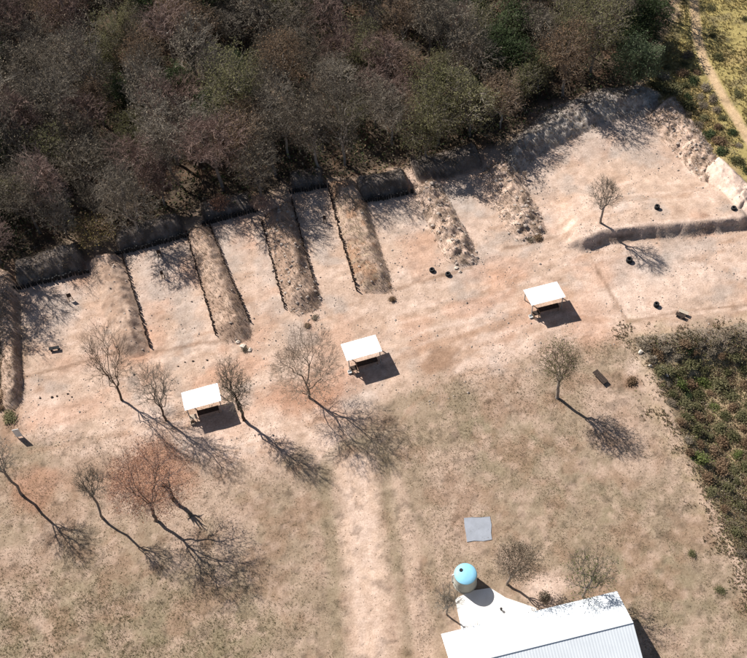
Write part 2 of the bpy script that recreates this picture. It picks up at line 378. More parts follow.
# ------------------------------------------------------------------ earth berms
BERMS = []
def resample(pts, n):
    pts = np.asarray(pts, float); d = np.concatenate([[0], np.cumsum(np.hypot(*np.diff(pts, axis=0).T))])
    t = np.linspace(0, d[-1], n); return np.stack([np.interp(t, d, pts[:, 0]), np.interp(t, d, pts[:, 1])], 1), d[-1]
def berm(label, left, right, h, peak=.5, flat=.2, rough=.24, tap=(1.6, 3.2), cols=None, group=None, seed=0, steep=1.0, name='earth_berm', widen=.45):
    """a bank of soil between two foot lines"""
    left = np.asarray(left); right = np.asarray(right)
    if widen: v = right - left; v = v / np.linalg.norm(v, axis=1, keepdims=True); left = left - v * widen; right = right + v * widen
    _, L = resample(left, 4); n = max(int(L / .18), 8)
    A, _ = resample(left, n); B, _ = resample(right, n)
    m = max(int(np.hypot(*(A - B).T).mean() / .17), 10)
    u = np.linspace(0, 1, m + 1)[None]; s = np.linspace(0, L, n)[:, None]
    XY = A[:, None] * (1 - u[..., None]) + B[:, None] * u[..., None]
    x, y = XY[..., 0], XY[..., 1]
    wob = (fbm(x, y, 2.6, 60 + seed, 3) - .5) * .3
    uu = np.clip(u + wob * np.sin(u * math.pi), 0, 1)
    f = np.where(uu < peak, uu / peak, (1 - uu) / (1 - peak)); f = np.clip(f / (1 - flat), 0, 1)
    f = np.clip(f * (1.05 + .3 * (fbm(x, y, 1.4, 57 + seed, 3) - .5)), 0, 1) ** steep; f = f * f * (3 - 2 * f) * .6 + f * .4
    e = sst(0, tap[0], s) * sst(0, tap[1], L - s) if tap[0] > 0 else sst(0, tap[1], L - s)
    hh = h * (.52 + .5 * fbm(x, y, 5.0, 63 + seed, 3))
    gul = fbm(s * 1.0 + 0 * u + 37 * seed, u * L * .0 + u * 1.2, .7, 75 + seed, 3) - .5
    z = gul * .12 * (f * (1 - f) * 4) ** .7 * e * min(h, 1.8) + (fbm(x, y, .45, 78 + seed, 2) - .5) * .16 * f * e + hh * f * e + (fbm(x, y, 1.0, 66 + seed, 4) - .5) * 2 * rough * np.sqrt(f * e + .02) - .12 * (1 - f) - .1 * (1 - e)
    z = z + hgt(x, y)
    c = np.array([x.mean(), y.mean()])
    idx = np.arange(n * (m + 1)).reshape(n, m + 1)
    F = np.stack([idx[:-1, :-1], idx[:-1, 1:], idx[1:, 1:], idx[1:, :-1]], -1).reshape(-1, 4)
    V = np.stack([x - c[0], y - c[1], z], -1).reshape(-1, 3)
    a = V[F[:, 1]] - V[F[:, 0]]; b_ = V[F[:, 3]] - V[F[:, 0]]
    if np.median(np.cross(a, b_)[:, 2]) < 0: F = F[:, ::-1]
    me = mesh_np(name, V, F, MAT['earth'], smooth=True)
    cols = cols or (SOIL * .95, BROWN * 1.2, FIELD * .9)
    nn = fbm(x, y, 1.8, 69 + seed, 4); n2 = fbm(x, y, .6, 72 + seed, 3)
    C = np.asarray(cols[0]) + (np.asarray(cols[1]) - cols[0]) * sst(.45, .62, nn)[..., None]
    C = C + (np.asarray(cols[2]) - C) * (sst(.5, .66, n2) * .7)[..., None]
    g = albedo(x, y); k = sst(.02, .3, f * e)[..., None]; C = g * (1 - k) + C * k
    set_col(me, np.clip(C * (.85 + .3 * n2[..., None]), .01, .85).reshape(-1, 3))
    o = link(name, me, loc=(c[0], c[1], 0)); tag(o, label, 'berm', group)
    BERMS.append((o, XY, z, f * e)); return o
def posts(parent, line, hgt_=.6, sp=.3, r=.09, mat='post', name='post_row', lean=0.0):
    P, L = resample(line, max(int(np.hypot(*np.diff(line, axis=0).T).sum() / sp), 2)); mb = MB()
    for k, p in enumerate(P):
        p = p + rng.normal(0, .035, 2); zz = hz(p); hh = hgt_ * rng.uniform(.75, 1.15)
        b = np.array([[p[0], p[1], zz - .25]]); t = b + np.array([[rng.normal(0, .05), rng.normal(0, .05), hh + .25]])
        rr = r * rng.uniform(.8, 1.15)
        V, F, F3 = tubes(b, t, np.array([rr]), np.array([rr * .92]), 6, True); mb.add(V - np.array(parent.location), F, F3)
    o = mb.build(name, MAT[mat], parent); o['kind'] = 'stuff'; return o
GRB = 'soil berms between the shooting bays'
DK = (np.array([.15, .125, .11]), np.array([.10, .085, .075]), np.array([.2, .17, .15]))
VG = (SOIL * .95, np.array([.35, .245, .185]), np.array([.29, .205, .155]))
RUB = (SOIL * .95, np.array([.3, .22, .17]), PALE)
b = berm('low dark soil bank along the far left edge of the leftmost bay', GL([(-6, 262), (2, 340), (4, 420)]), GL([(18, 275), (20, 345), (22, 408)]), 1.5, seed=1, cols=VG)
b = berm('soil berm right of the leftmost bay, its near end pale', GL([(86, 258), (103, 310), (124, 362)]), GL([(121, 250), (135, 300), (153, 358)]), 1.7, .5, seed=2, cols=VG)
posts(b, GL([(122, 254), (137, 302), (150, 347)]))
b = berm('soil berm between the second and third bay, posts along both feet', GL([(187, 230), (201, 285), (222, 347)]), GL([(209, 222), (229, 272), (256, 345)]), 1.8, .5, seed=3, cols=VG)
posts(b, GL([(209, 224), (230, 276), (250, 322)])); posts(b, GL([(187, 234), (202, 287), (216, 335)]), .6)
b = berm('soil berm between the third and fourth bay with rubble at its near end', GL([(260, 216), (273, 265), (292, 322)]), GL([(292, 198), (305, 250), (324, 312)]), 1.8, .5, seed=4, cols=VG)
posts(b, GL([(292, 200), (305, 250), (318, 298)])); posts(b, GL([(262, 222), (273, 265), (285, 308)]), .55)
b = berm('wide smooth soil berm between the narrow fourth bay and the fifth', GL([(329, 180), (341, 236), (360, 296)]), GL([(359, 178), (373, 230), (396, 298)]), 1.7, .45, .35, seed=5, cols=(SOIL * .88, BROWN * 1.3, FIELD * 1.1))
posts(b, GL([(329, 190), (341, 238), (357, 291)]), .8)
b = berm('rubble-strewn berm right of the fifth bay, white rocks at its end', GL([(411, 186), (430, 228), (452, 270)]), GL([(436, 176), (456, 215), (486, 268)]), 1.5, .5, rough=.6, seed=6, cols=RUB)
b = berm('broad rough berm with dark scrub at its near end, left of the largest bay', GL([(478, 168), (495, 205), (514, 246)]), GL([(510, 158), (530, 195), (552, 240)]), 1.5, .5, rough=.6, seed=7, cols=RUB)
# backstops at the far ends of the bays
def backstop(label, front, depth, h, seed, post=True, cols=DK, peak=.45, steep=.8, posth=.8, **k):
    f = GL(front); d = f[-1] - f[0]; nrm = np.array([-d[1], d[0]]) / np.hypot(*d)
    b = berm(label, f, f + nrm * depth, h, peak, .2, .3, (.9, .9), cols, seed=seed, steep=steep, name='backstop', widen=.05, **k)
    if post: posts(b, f + nrm * .12 + (f[-1] - f[0]) * 0, posth, .3, .14, 'black')
    return b
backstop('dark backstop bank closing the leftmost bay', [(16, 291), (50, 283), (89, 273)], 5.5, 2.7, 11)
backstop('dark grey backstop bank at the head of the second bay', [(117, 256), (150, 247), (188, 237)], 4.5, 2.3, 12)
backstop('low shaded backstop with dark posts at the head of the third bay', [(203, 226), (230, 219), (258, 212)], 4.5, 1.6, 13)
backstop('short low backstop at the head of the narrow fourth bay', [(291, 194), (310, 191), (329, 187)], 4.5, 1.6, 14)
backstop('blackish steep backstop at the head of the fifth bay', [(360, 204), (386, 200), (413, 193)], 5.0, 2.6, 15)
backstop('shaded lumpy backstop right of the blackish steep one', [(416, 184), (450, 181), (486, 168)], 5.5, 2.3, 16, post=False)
f = GL([(504, 186), (524, 168), (552, 148), (600, 125), (632, 117), (662, 116)])
bk = GL([(500, 148), (524, 128), (548, 108), (600, 88), (638, 84), (674, 90)])
berm('long curved grey bank closing the far side of the largest bay', f, bk, 1.9, .45, .0, .7, (3.0, 5.0), (np.array([.36, .32, .29]), np.array([.26, .22, .2]), np.array([.42, .38, .34])), seed=17, steep=.85, name='backstop')
berm('rubbly bank on the right side of the largest bay', GL([(644, 118), (672, 150), (706, 190)]), GL([(672, 92), (700, 128), (722, 168)]), 1.5, .55, .2, .6, (1, 1), RUB, seed=18)
# pale spoil mounds at the right edge
b = berm('pale spoil mound at the right edge beside the far grass', GL([(700, 174), (722, 198), (738, 218)]), GL([(716, 157), (738, 176), (762, 198)]), 1.5, .5, .4, .25, (.8, .8), (PALE * 1.22, PALE * 1.1, PALE * .95), seed=20, name='spoil_mound')
b = berm('second pale mound cut off by the right edge of the photo', GL([(730, 206), (750, 224), (775, 245)]), GL([(742, 186), (765, 203), (795, 224)]), 1.5, .5, .4, .25, (.8, .8), (PALE * 1.25, PALE * 1.1, PALE * .95), seed=21, name='spoil_mound')

# ------------------------------------------------------------------ trees
def tree_mesh(seed, H, Rr, clear=.3, nt=900, side=2, r0=.011, leaf=0, lsize=.14, twig='twig_grey', bark='bark_grey', leafm=None, lean=(0, 0), flatb=.55, top=1.0, clump=.5, lspread=.35, rmin=.0072, tr=.17):
    """skeleton grown from clustered crown points; returns trunk and crown meshes"""
    R = np.random.default_rng(seed)
    zc = H * clear + (H - H * clear) * .52; rz = (H - H * clear) * .5
    # crown points inside a lumpy ellipsoid
    d = R.normal(0, 1, (nt, 3)); d /= np.linalg.norm(d, axis=1, keepdims=True)
    rad = R.uniform(.12, 1, nt) ** .5
    lob = R.normal(0, 1, (7, 3)); lob /= np.linalg.norm(lob, axis=1, keepdims=True)
    lump = 1 + clump * (np.max(d @ lob.T, axis=1) - .75)
    P = d * (rad * lump)[:, None] * np.array([Rr, Rr, rz]) 
    P[:, 2] = np.where(P[:, 2] < 0, P[:, 2] * flatb, P[:, 2] * top) + zc
    P[:, 0] += lean[0]; P[:, 1] += lean[1]
    segs = []    # p0,p1,r0,r1
    def rr(n): return rmin * .9 + (tr - rmin) * (n / nt) ** .55
    fork = np.array([lean[0] * .35, lean[1] * .35, H * clear])
    def curve(a, b, ra, rb, j, n=2):
        p = a; L = np.linalg.norm(b - a)
        for i in range(1, n + 1):
            t = i / n; q = a + (b - a) * t
            if i < n: q = q + R.normal(0, j * L, 3) + np.array([0, 0, -.06 * L])
            segs.append((p, q, ra + (rb - ra) * (i - 1) / n, ra + (rb - ra) * t)); p = q
    def grow(pos, pts, lvl):
        n = len(pts)
        if n <= 4 or lvl > 6:
            for q in pts:
                curve(pos, q, rr(1), rmin * .7, .09)
            return
        k = min(max(3, int(R.integers(3, 6))), n) if lvl else min(int(R.integers(5, 8)), n)
        C = pts[R.choice(n, k, replace=False)]
        for _ in range(2):
            a = np.argmin(((pts[:, None] - C[None]) ** 2).sum(-1), 1)
            C = np.array([pts[a == i].mean(0) if (a == i).any() else C[i] for i in range(k)])
        for i in range(k):
            s = pts[a == i]
            if not len(s): continue
            t = R.uniform(.42, .62); q = pos + (C[i] - pos) * t + R.normal(0, .03 * np.linalg.norm(C[i] - pos), 3)
            curve(pos, q, rr(len(s)) * 1.1, rr(len(s)), .07, 3 if lvl < 2 else 2)
            grow(q, s, lvl + 1)
    curve(np.array([0, 0, -.3]), fork, tr * 1.2, tr, .02, 4)
    segs[0] = (segs[0][0], segs[0][1], tr * 1.45, segs[0][3])
    grow(fork, P, 0)
    # leading stem through the crown
    S0 = np.array([s[0] for s in segs]); S1 = np.array([s[1] for s in segs]); Ra = np.array([s[2] for s in segs]); Rb = np.array([s[3] for s in segs])
    big = Ra > max(.035, rmin * 1.5)
    Vt, Ft, _ = tubes(S0[big], S1[big], Ra[big], Rb[big], 6)
    tme = mesh_np('trunk', Vt, Ft, MAT[bark], smooth=True)
    s0, s1, ra, rb = S0[~big], S1[~big], Ra[~big], Rb[~big]
    # side twigs
    if side:
        ti = np.repeat(np.where(rb < rmin * 1.2)[0], side)
        t = R.uniform(.1, 1, len(ti))[:, None]; a = s0[ti] * (1 - t) + s1[ti] * t
        dd = s1[ti] - s0[ti]; L = np.linalg.norm(dd, axis=1, keepdims=True); v = dd / (L + 1e-6) * .7 + R.normal(0, .55, (len(ti), 3)) + np.array([0, 0, .15])
        e = a + v * np.clip(L, .25, .7) * R.uniform(.5, 1.1, (len(ti), 1))
        s0 = np.concatenate([s0, a]); s1 = np.concatenate([s1, e]); ra = np.concatenate([ra, np.full(len(ti), rmin * .85)]); rb = np.concatenate([rb, np.full(len(ti), rmin * .5)])
    V, F, _ = tubes(s0, s1, ra, rb, 3)
    Fs = [F]; mats = [MAT[twig]]; mi = [0]
    if leaf:
        # leaves around the crown points, in clumps
        tips = s1[rb < rmin * 1.2]; li = R.integers(0, len(tips), leaf)
        c = tips[li] + R.normal(0, lspread, (leaf, 3)) * np.array([1, 1, .7])
        u = R.normal(0, 1, (leaf, 3)); u /= np.linalg.norm(u, axis=1, keepdims=True)
        v = np.cross(u, R.normal(0, 1, (leaf, 3)) + np.array([0, 0, .6])); v /= np.linalg.norm(v, axis=1, keepdims=True) + 1e-6
        sz = lsize * R.uniform(.6, 1.4, (leaf, 1)); q = np.stack([c - u * sz, c - v * sz * .6, c + u * sz, c + v * sz * .6], 1).reshape(-1, 3)
        Fs.append(np.arange(leaf * 4).reshape(-1, 4) + len(V)); V = np.concatenate([V, q]); mats.append(MAT[leafm]); mi.append(1)
    cme = mesh_np('crown', V, Fs, mats, mi)
    return tme, cme
def plant_tree(name, meshes, p, label, cat='tree', group=None, sc=1.0, rz=0.0, sxy=1.0, tilt=(0, 0)):
    o = empty(name, (p[0], p[1], hz(p)), rz); o.scale = (sc * sxy, sc * sxy, sc); o.rotation_euler = (tilt[0], tilt[1], rz)
    link('trunk', meshes[0], o); link('crown', meshes[1], o); tag(o, label, cat, group); return o

# the standing trees of the range and field: base pixel, height, crown radius, settings
FT = [
 ('leafless_tree', (22, 495), 'slender leafless tree at the left edge below the white board', dict(H=12, Rr=2.7, nt=650, side=3, clear=.45, lean=(-.2, .2), tr=.14)),
 ('leafless_tree', (103, 518), 'thin leafless tree between the reddish tree and the left edge', dict(H=11, Rr=2.2, nt=520, side=3, clear=.5, lean=(.8, .3), tr=.12)),
 ('reddish_tree', (155, 521), 'wide tree with a sparse reddish crown in the lower left', dict(H=13, Rr=4.8, nt=1100, side=3, clear=.3, lean=(1.2, .6), leaf=4200, lsize=.07, leafm='leaf_red', twig='twig_pink', bark='bark_dark', tr=.17)),
 ('leafless_tree', (122, 400), 'large forked leafless tree left of the leftmost shelter', dict(H=15, Rr=3.3, nt=700, side=3, clear=.18, lean=(.3, .4), flatb=.9, twig='twig_brown', bark='bark_dark', tr=.13)),
 ('leafless_tree', (166, 421), 'grey leafless tree standing just left of the leftmost shelter', dict(H=12, Rr=2.6, nt=750, side=3, clear=.25, lean=(.2, .3), flatb=.9, bark='bark_dark', tr=.12)),
 ('leafless_tree', (244, 420), 'narrow leafless tree just right of the leftmost shelter', dict(H=13, Rr=2.2, nt=800, side=3, clear=.2, flatb=.95, leaf=600, lsize=.07, leafm='leaf_olive', bark='bark_dark', tr=.17)),
 ('leafless_tree', (310, 398), 'wide round leafless tree between the left and middle shelters', dict(H=13, Rr=4.7, nt=2000, side=3, clear=.15, flatb=.85, twig='twig_brown', bark='bark_dark', tr=.15)),
 ('greenish_tree', (557, 398), 'lone tree with small greenish crown below the right shelter', dict(H=11.5, Rr=2.6, nt=900, clear=.36, leaf=2300, lsize=.075, leafm='leaf_olive', twig='twig_brown', bark='bark_grey', lean=(-.3, 0), tr=.17)),
 ('leafless_tree', (599, 230), 'small grey leafless tree in front of the largest bay', dict(H=9.5, Rr=2.4, nt=800, clear=.26, tr=.14)),
 ('leafless_tree', (507, 585), 'brownish leafless tree behind the white roofed building', dict(H=9, Rr=2.5, nt=900, clear=.25, leaf=2600, lsize=.07, leafm='leaf_dry', twig='twig_brown', lean=(.9, .3), tr=.13)),
 ('greenish_tree', (583, 597), 'small tree with green tufts behind the building roof corner', dict(H=8.5, Rr=2.7, nt=750, clear=.28, leaf=700, lsize=.08, leafm='leaf_bright', lean=(.3, .3), clump=1.2, tr=.12)),
 ('leafless_tree', (447, 614), 'small leafless tree beside the water tank', dict(H=6.8, Rr=1.7, nt=420, clear=.3, tr=.09, lean=(.1, 0))),
 ('dead_tree', (174, 500), 'short forked dead tree beside the reddish crown', dict(H=5.5, Rr=1.2, nt=10, clear=.5, side=0, rmin=.05, bark='bark_dark', tr=.22)),
]
for k, (nm, px, lab, kw) in enumerate(FT):
    kw = dict(kw); plant_tree(nm, tree_mesh(100 + k, **kw), G(*px), lab, group='trees standing in the open')

# woodland: prototypes and individuals
PROTO = dict(
    grey=[tree_mesh(200 + i, H, r, nt=950, clear=.3, flatb=.9, tr=.17, rmin=.015, side=2, leaf=900, lsize=.1, leafm='leaf_dry', clump=1.3) for i, (H, r) in enumerate(((12.5, 3.7), (11.5, 3.3), (13.5, 3.5)))],
    brown=[tree_mesh(220 + i, H, r, nt=850, clear=.28, flatb=.9, tr=.16, rmin=.015, side=2, leaf=2200, lsize=.1, leafm='leaf_rust', twig='twig_brown', clump=1.3) for i, (H, r) in enumerate(((11.5, 3.5), (10.5, 3.1)))],
    pink=[tree_mesh(240 + i, H, r, nt=950, clear=.3, flatb=.9, tr=.17, rmin=.015, side=3, twig='twig_pink', clump=1.3) for i, (H, r) in enumerate(((12, 3.7), (10.5, 3.2)))],
    olive=[tree_mesh(260 + i, H, r, nt=600, clear=.25, flatb=.9, side=1, rmin=.015, leaf=4600, lsize=.105, leafm='leaf_olive', clump=1.5, lspread=.25) for i, (H, r) in enumerate(((11.5, 3.6), (10, 3.2), (12.5, 3.4)))],
    green=[tree_mesh(280 + i, H, r, nt=420, clear=.2, flatb=.9, side=1, rmin=.015, leaf=7000, lsize=.13, leafm='leaf_green', bark='bark_dark', clump=1.4, lspread=.3) for i, (H, r) in enumerate(((9, 3.3), (10, 3.0)))],
    mid=[tree_mesh(290, 9, 3.4, nt=420, clear=.2, flatb=.9, side=1, rmin=.015, leaf=8000, lsize=.12, leafm='leaf_mid', bark='bark_dark', clump=.8, lspread=.3)],
    yellow=[tree_mesh(300, 4.5, 3.0, nt=520, clear=.12, flatb=1, side=1, rmin=.013, leaf=1500, lsize=.1, leafm='leaf_yellow', twig='twig_brown', clump=.6)],
    red=[tree_mesh(310, 2.6, 1.4, nt=160, clear=.12, flatb=1, side=1, leaf=900, lsize=.1, leafm='leaf_red', twig='twig_pink', clump=.6)],
)
KNAME = dict(grey='leafless_tree', brown='brown_tree', pink='leafless_tree', olive='leafy_tree', green='evergreen_tree', mid='evergreen_tree', yellow='bush', red='bush')
KTXT = dict(grey='grey bare tree', brown='brown-leaved tree', pink='pinkish bare tree', olive='olive-leaved tree', green='dark green tree')
spots = []
SPECIAL = [
 ('pink', (64, 214), 1.0, 'broad pinkish leafless tree at the wood edge behind the leftmost bay'),
 ('pink', (166, 207), .82, 'rosy leafless tree at the wood edge behind the second bay'),
 ('grey', (126, 218), .75, 'pale trunked leafless tree at the wood edge left of the second bay'),
 ('pink', (222, 190), 1.4, 'tallest purplish leafless tree behind the third bay'),
 ('grey', (447, 72), 1.15, 'silvery leafless tree standing out in the upper middle of the wood'),
 ('brown', (562, 96), 1.25, 'big rusty brown tree beside the round dark green tree'),
 ('olive', (426, 164), 1.0, 'olive green tree overhanging the shaded lumpy backstop'),
 ('mid', (633, 88), .95, 'round dark green tree behind the long curved bank'),
 ('brown', (500, 128), .85, 'brownish tree at the wood edge left of the curved bank'),
 ('olive', (515, 112), .8, 'olive tree behind the near end of the curved bank'),
 ('grey', (275, 176), 1.0, 'grey leafless tree above the berm between third and fourth bays'),
 ('grey', (345, 165), 1.05, 'leafless tree directly behind the narrow fourth bay'),
 ('yellow', (98, 246), 1.0, 'yellowish bush between the two leftmost backstops'),
 ('red', (220, 212), 1.0, 'small red bush behind the third bay'),
 ('pink', (2, 264), 1.0, 'leafless tree at the left border above the leftmost bay'),
 ('grey', (140, 238), .98, 'tall leafless tree rising behind the second bay backstop'),
 ('grey', (262, 200), .95, 'leafless tree rising behind the third bay backstop'),
 ('pink', (265, 218), .45, 'thin leafless sapling on the third berm head'),
]
for i, (kd, px, sc, lab) in enumerate(SPECIAL):
    p = G(*px); ms = PROTO[kd][i % len(PROTO[kd])]
    plant_tree(KNAME[kd], ms, p, lab, 'bush' if kd in ('yellow', 'red') else 'tree', 'trees of the woodland edge', sc * rng.uniform(.97, 1.03), rng.uniform(0, 6.28)); spots.append((p[0], p[1], 4.6 if kd == 'mid' else 2.6 * min(sc, 1.2)))
# view wedge on the ground, with a margin
VIEW = GL([(-60, 470), (-60, -40), (0, -95), (720, -70), (760, 60), (700, 200)])
cand = np.stack([rng.uniform(-95, 70, 26000), rng.uniform(-15, 118, 26000)], 1)
ok = (sdf(cand[:, 0], cand[:, 1], FOREST) > .9) & inside(cand[:, 0], cand[:, 1], VIEW)
cand = cand[ok]; chosen = []
S = np.array(spots)
for p in cand:
    dmin = 3.7 if p[1] < 60 else 4.1
    if len(S) and np.any(np.hypot(S[:, 0] - p[0], S[:, 1] - p[1]) < np.maximum(S[:, 2], dmin)): continue
    S = np.vstack([S, [p[0], p[1], dmin]]); chosen.append(p)
chosen = np.array(chosen)
kn = fbm(chosen[:, 0], chosen[:, 1], 16, 120, 2)
def third(p):
    c = G(250, 80)[0]; d = G(480, 80)[0]
    return 'left' if p[0] < c else ('middle' if p[0] < d else 'right')
fd = pdist(chosen[:, 0], chosen[:, 1], EDGE)
def pix(p, z=0.0):
    q = np.array([p[0], p[1], z]) - CP; w_ = q @ FW
    return IW / 2 + FOC * (q @ CR) / w_, IH / 2 - FOC * (q @ CU) / w_
def ordinal(items):
    """items: (object, label, position) - tell apart the few that share a label by their order from the left"""
    by = {}
    for it in items: by.setdefault(it[1], []).append(it)
    for lab, L in by.items():
        L.sort(key=lambda t: t[2]); n = len(L)
        for k, (o, _, _) in enumerate(L):
            if n == 1: o['label'] = lab
            elif n <= 12: o['label'] = lab + ', ' + ('leftmost' if k == 0 else ('rightmost' if k == n - 1 else ('', 'second', 'third', 'fourth', 'fifth', 'sixth', 'seventh', 'eighth', 'ninth', 'tenth', 'eleventh')[k])) + ' of ' + ('two', 'three', 'four', 'five', 'six', 'seven', 'eight', 'nine', 'ten', 'eleven', 'twelve')[n - 2]
            else: o['label'] = lab
COLS = [(45, 'by the left border'), (110, 'above the leftmost bay'), (190, 'above the second bay'), (260, 'above the third bay'), (340, 'above the fourth bay'), (420, 'above the fifth bay'), (500, 'left of the curved bank'), (590, 'behind the curved bank'), (2000, 'towards the dirt path')]
items = []
for i, p in enumerate(chosen):
    g = kn[i]; th = third(p)
    wts = dict(grey=.42, brown=.19, pink=.13, olive=.18, green=.08) if th != 'right' else dict(grey=.28, brown=.26, pink=.03, olive=.28, green=.15)
    if g > .6: wts['olive'] += .12; wts['green'] += .08
    elif g < .42: wts['grey'] += .2; wts['pink'] += .1
    ks = list(wts); pr = np.array([wts[k] for k in ks]); kd = ks[rng.choice(len(ks), p=pr / pr.sum())]
    ms = PROTO[kd][rng.integers(len(PROTO[kd]))]
    sc = rng.uniform(.58, 1.2); size = 'small' if sc < .8 else ('tall' if sc > 1.0 else 'medium')
    px, py = pix(p, 6.0); col_ = next(t for v, t in COLS if px < v)
    dep = 'at the wood edge' if fd[i] < 6 else ('near the wood edge' if fd[i] < 14 else ('in mid wood' if fd[i] < 28 else 'deep in the wood'))
    o = plant_tree(KNAME[kd], ms, p, None, 'tree', 'woodland %s trees' % kd, sc, rng.uniform(0, 6.28), rng.uniform(.9, 1.15))
    items.append((o, '%s %s %s %s' % (size, KTXT[kd], dep, col_), px))
ordinal(items)
NTREE = len(chosen)

# ------------------------------------------------------------------ leaf-card masses: undergrowth, scrub, grass
def cards(name, C, size, mats, mi, up=.3, flat=.6):
    # small leaf-shaped faces
    n = len(C); u = rng.normal(0, 1, (n, 3)); u /= np.linalg.norm(u, axis=1, keepdims=True)
    v = np.cross(u, rng.normal(0, 1, (n, 3)) + np.array([0, 0, up])); v /= np.linalg.norm(v, axis=1, keepdims=True) + 1e-6
    s = np.asarray(size)[:, None] if np.ndim(size) else size * rng.uniform(.6, 1.4, (n, 1))
    V = np.stack([C - u * s, C - v * s * flat, C + u * s, C + v * s * flat], 1).reshape(-1, 3)
    me = mesh_np(name, V, np.arange(n * 4).reshape(-1, 4), mats)
    me.polygons.foreach_set('material_index', np.asarray(mi, np.int32)); return me
# woodland undergrowth
n = 80000
p = np.stack([rng.uniform(-90, 62, n * 2), rng.uniform(-10, 110, n * 2)], 1)
p = p[(sdf(p[:, 0], p[:, 1], FOREST) > -.6) & inside(p[:, 0], p[:, 1], VIEW)]
k = fbm(p[:, 0], p[:, 1], 3.0, 140, 3); p = p[k > .42][:n]; k = fbm(p[:, 0], p[:, 1], 3.0, 140, 3)
zz = hgt(p[:, 0], p[:, 1]) + rng.uniform(0, 1, len(p)) * np.clip((k - .44) * 14, .2, 2.6)
mi = rng.choice(4, len(p), p=[.3, .3, .25, .15])
tag(link('undergrowth', cards('undergrowth', np.column_stack([p, zz]), .2, [MAT['leaf_green'], MAT['leaf_olive'], MAT['leaf_rust'], MAT['leaf_dry']], mi)),
    'dark tangled undergrowth on the floor of the wood', 'undergrowth', kind='stuff')

def cover(name, maskf, box, n, hmax, size, mats, pr, label, seed):
    p = rng.uniform([box[0], box[2]], [box[1], box[3]], (n * 4, 2)); wv = maskf(p[:, 0], p[:, 1]); p = p[rng.random(len(p)) < wv]
    k = fbm(p[:, 0], p[:, 1], 1.5, seed, 3); q = k > .36; p = p[q][:n]; k = k[q][:n]
    zz = hgt(p[:, 0], p[:, 1]) + .02 + rng.uniform(.1, 1, len(p)) * np.clip((k - .34) * 3.2, .05, 1) * hmax
    t = fbm(p[:, 0], p[:, 1], 3.5, seed + 5, 3) + rng.normal(0, .09, len(p)); cs = np.quantile(t, np.cumsum(pr)[:-1]); mi = np.searchsorted(cs, t)
    return tag(link(name, cards(name, np.column_stack([p, zz]), size, [MAT[m] for m in mats], mi)), label, 'scrub', kind='stuff')
def m_hollow(x, y): return sst(.5, 3.0, sdf(x, y, DROP) + (fbm(x, y, 2.5, 156, 3) - .5) * 6)
cover('scrub_cover', m_hollow, (22, 56, -44, 4), 52000, .42, .085, ['leaf_rust', 'grass_dry', 'grass_olive', 'leaf_bright', 'grass_olive', 'leaf_dry'], [.16, .2, .24, .1, .18, .12], 'low olive and brown scrub filling the lower right hollow', 160)
def m_bank(x, y): return (pdist(x, y, DROP_T) < 2.6) * (sdf(x, y, DROP) > -.2) * 1.0
cover('bank_brush', m_bank, (22, 56, -14, 4), 7000, .6, .07, ['leaf_dry', 'leaf_rust', 'leaf_dry'], [.5, .2, .3], 'grey dry brush covering the bank above the hollow', 170)
def m_pathside(x, y): return sst(0, 2, sdf(x, y, GL([(655, 80), (690, 48), (700, 75), (720, 110), (742, 146), (756, 176), (722, 156), (700, 130), (672, 102)])) + (fbm(x, y, 2, 157, 3) - .5) * 3)
cover('pathside_scrub', m_pathside, (35, 66, 18, 52), 15000, .4, .09, ['leaf_rust', 'grass_olive', 'leaf_yellow', 'leaf_olive'], [.15, .35, .25, .25], 'low olive scrub between the curved bank and the dirt path', 180)
def m_ledge(x, y):
    l, fw_, d = ledge(x, y); return (l > .05) * (fw_ > .5) * (x > G(640, 240)[0]) * .9
cover('ledge_brush', m_ledge, (25, 56, 4, 20), 3500, .3, .06, ['leaf_dry', 'leaf_rust', 'leaf_dry'], [.4, .35, .25], 'thin dry brush on the cut bank above the lower right bay', 190)

# shrubs: prototypes reused as individuals
def shrub_mesh(seed, r, h, leafm, n=750, ls=.1, stems=26, twig='twig_brown'):
    R = np.random.default_rng(seed); mb = []
    t = R.normal(0, 1, (stems, 3)); t[:, 2] = np.abs(t[:, 2]) + .3; t /= np.linalg.norm(t, axis=1, keepdims=True); t *= np.array([r, r, h]) * R.uniform(.6, 1, (stems, 1))
    V, F, _ = tubes(np.tile([[0, 0, -.1]], (stems, 1)) + R.normal(0, .06, (stems, 3)) * [1, 1, 0], t, np.full(stems, .025), np.full(stems, .012), 3)
    st = mesh_np('stems', V, F, MAT[twig])
    a = R.integers(0, stems, n); c = t[a] * R.uniform(.45, 1.05, (n, 1)) + R.normal(0, .22 * r, (n, 3)); c[:, 2] = np.abs(c[:, 2]) + .03
    return st, cards('foliage', c, ls, [MAT[leafm]], np.zeros(n, int))
SH = dict(green=[shrub_mesh(400 + i, 1.0, 1.0, 'leaf_bright') for i in range(2)], olive=[shrub_mesh(410 + i, 1.0, .9, 'leaf_olive') for i in range(2)],
          rust=[shrub_mesh(420 + i, .9, .7, 'leaf_rust', 800) for i in range(2)], dry=[shrub_mesh(430 + i, .8, .7, 'leaf_dry', 500, .08) for i in range(2)], dark=[shrub_mesh(440, 1, .9, 'leaf_green')])
def shrub(kd, p, label, sc=1.0, group=None):
    o = empty('shrub', (p[0], p[1], hz(p)), rng.uniform(0, 6.28)); o.scale = (sc * rng.uniform(.9, 1.35), sc * rng.uniform(.9, 1.35), sc * rng.uniform(.6, .95))
    st, fo = SH[kd][rng.integers(len(SH[kd]))]; link('stems', st, o); link('foliage', fo, o); tag(o, label, 'shrub', group); return o
STX = dict(green='green shrub', olive='olive shrub', rust='brown shrub', dry='dry shrub', dark='dark shrub')
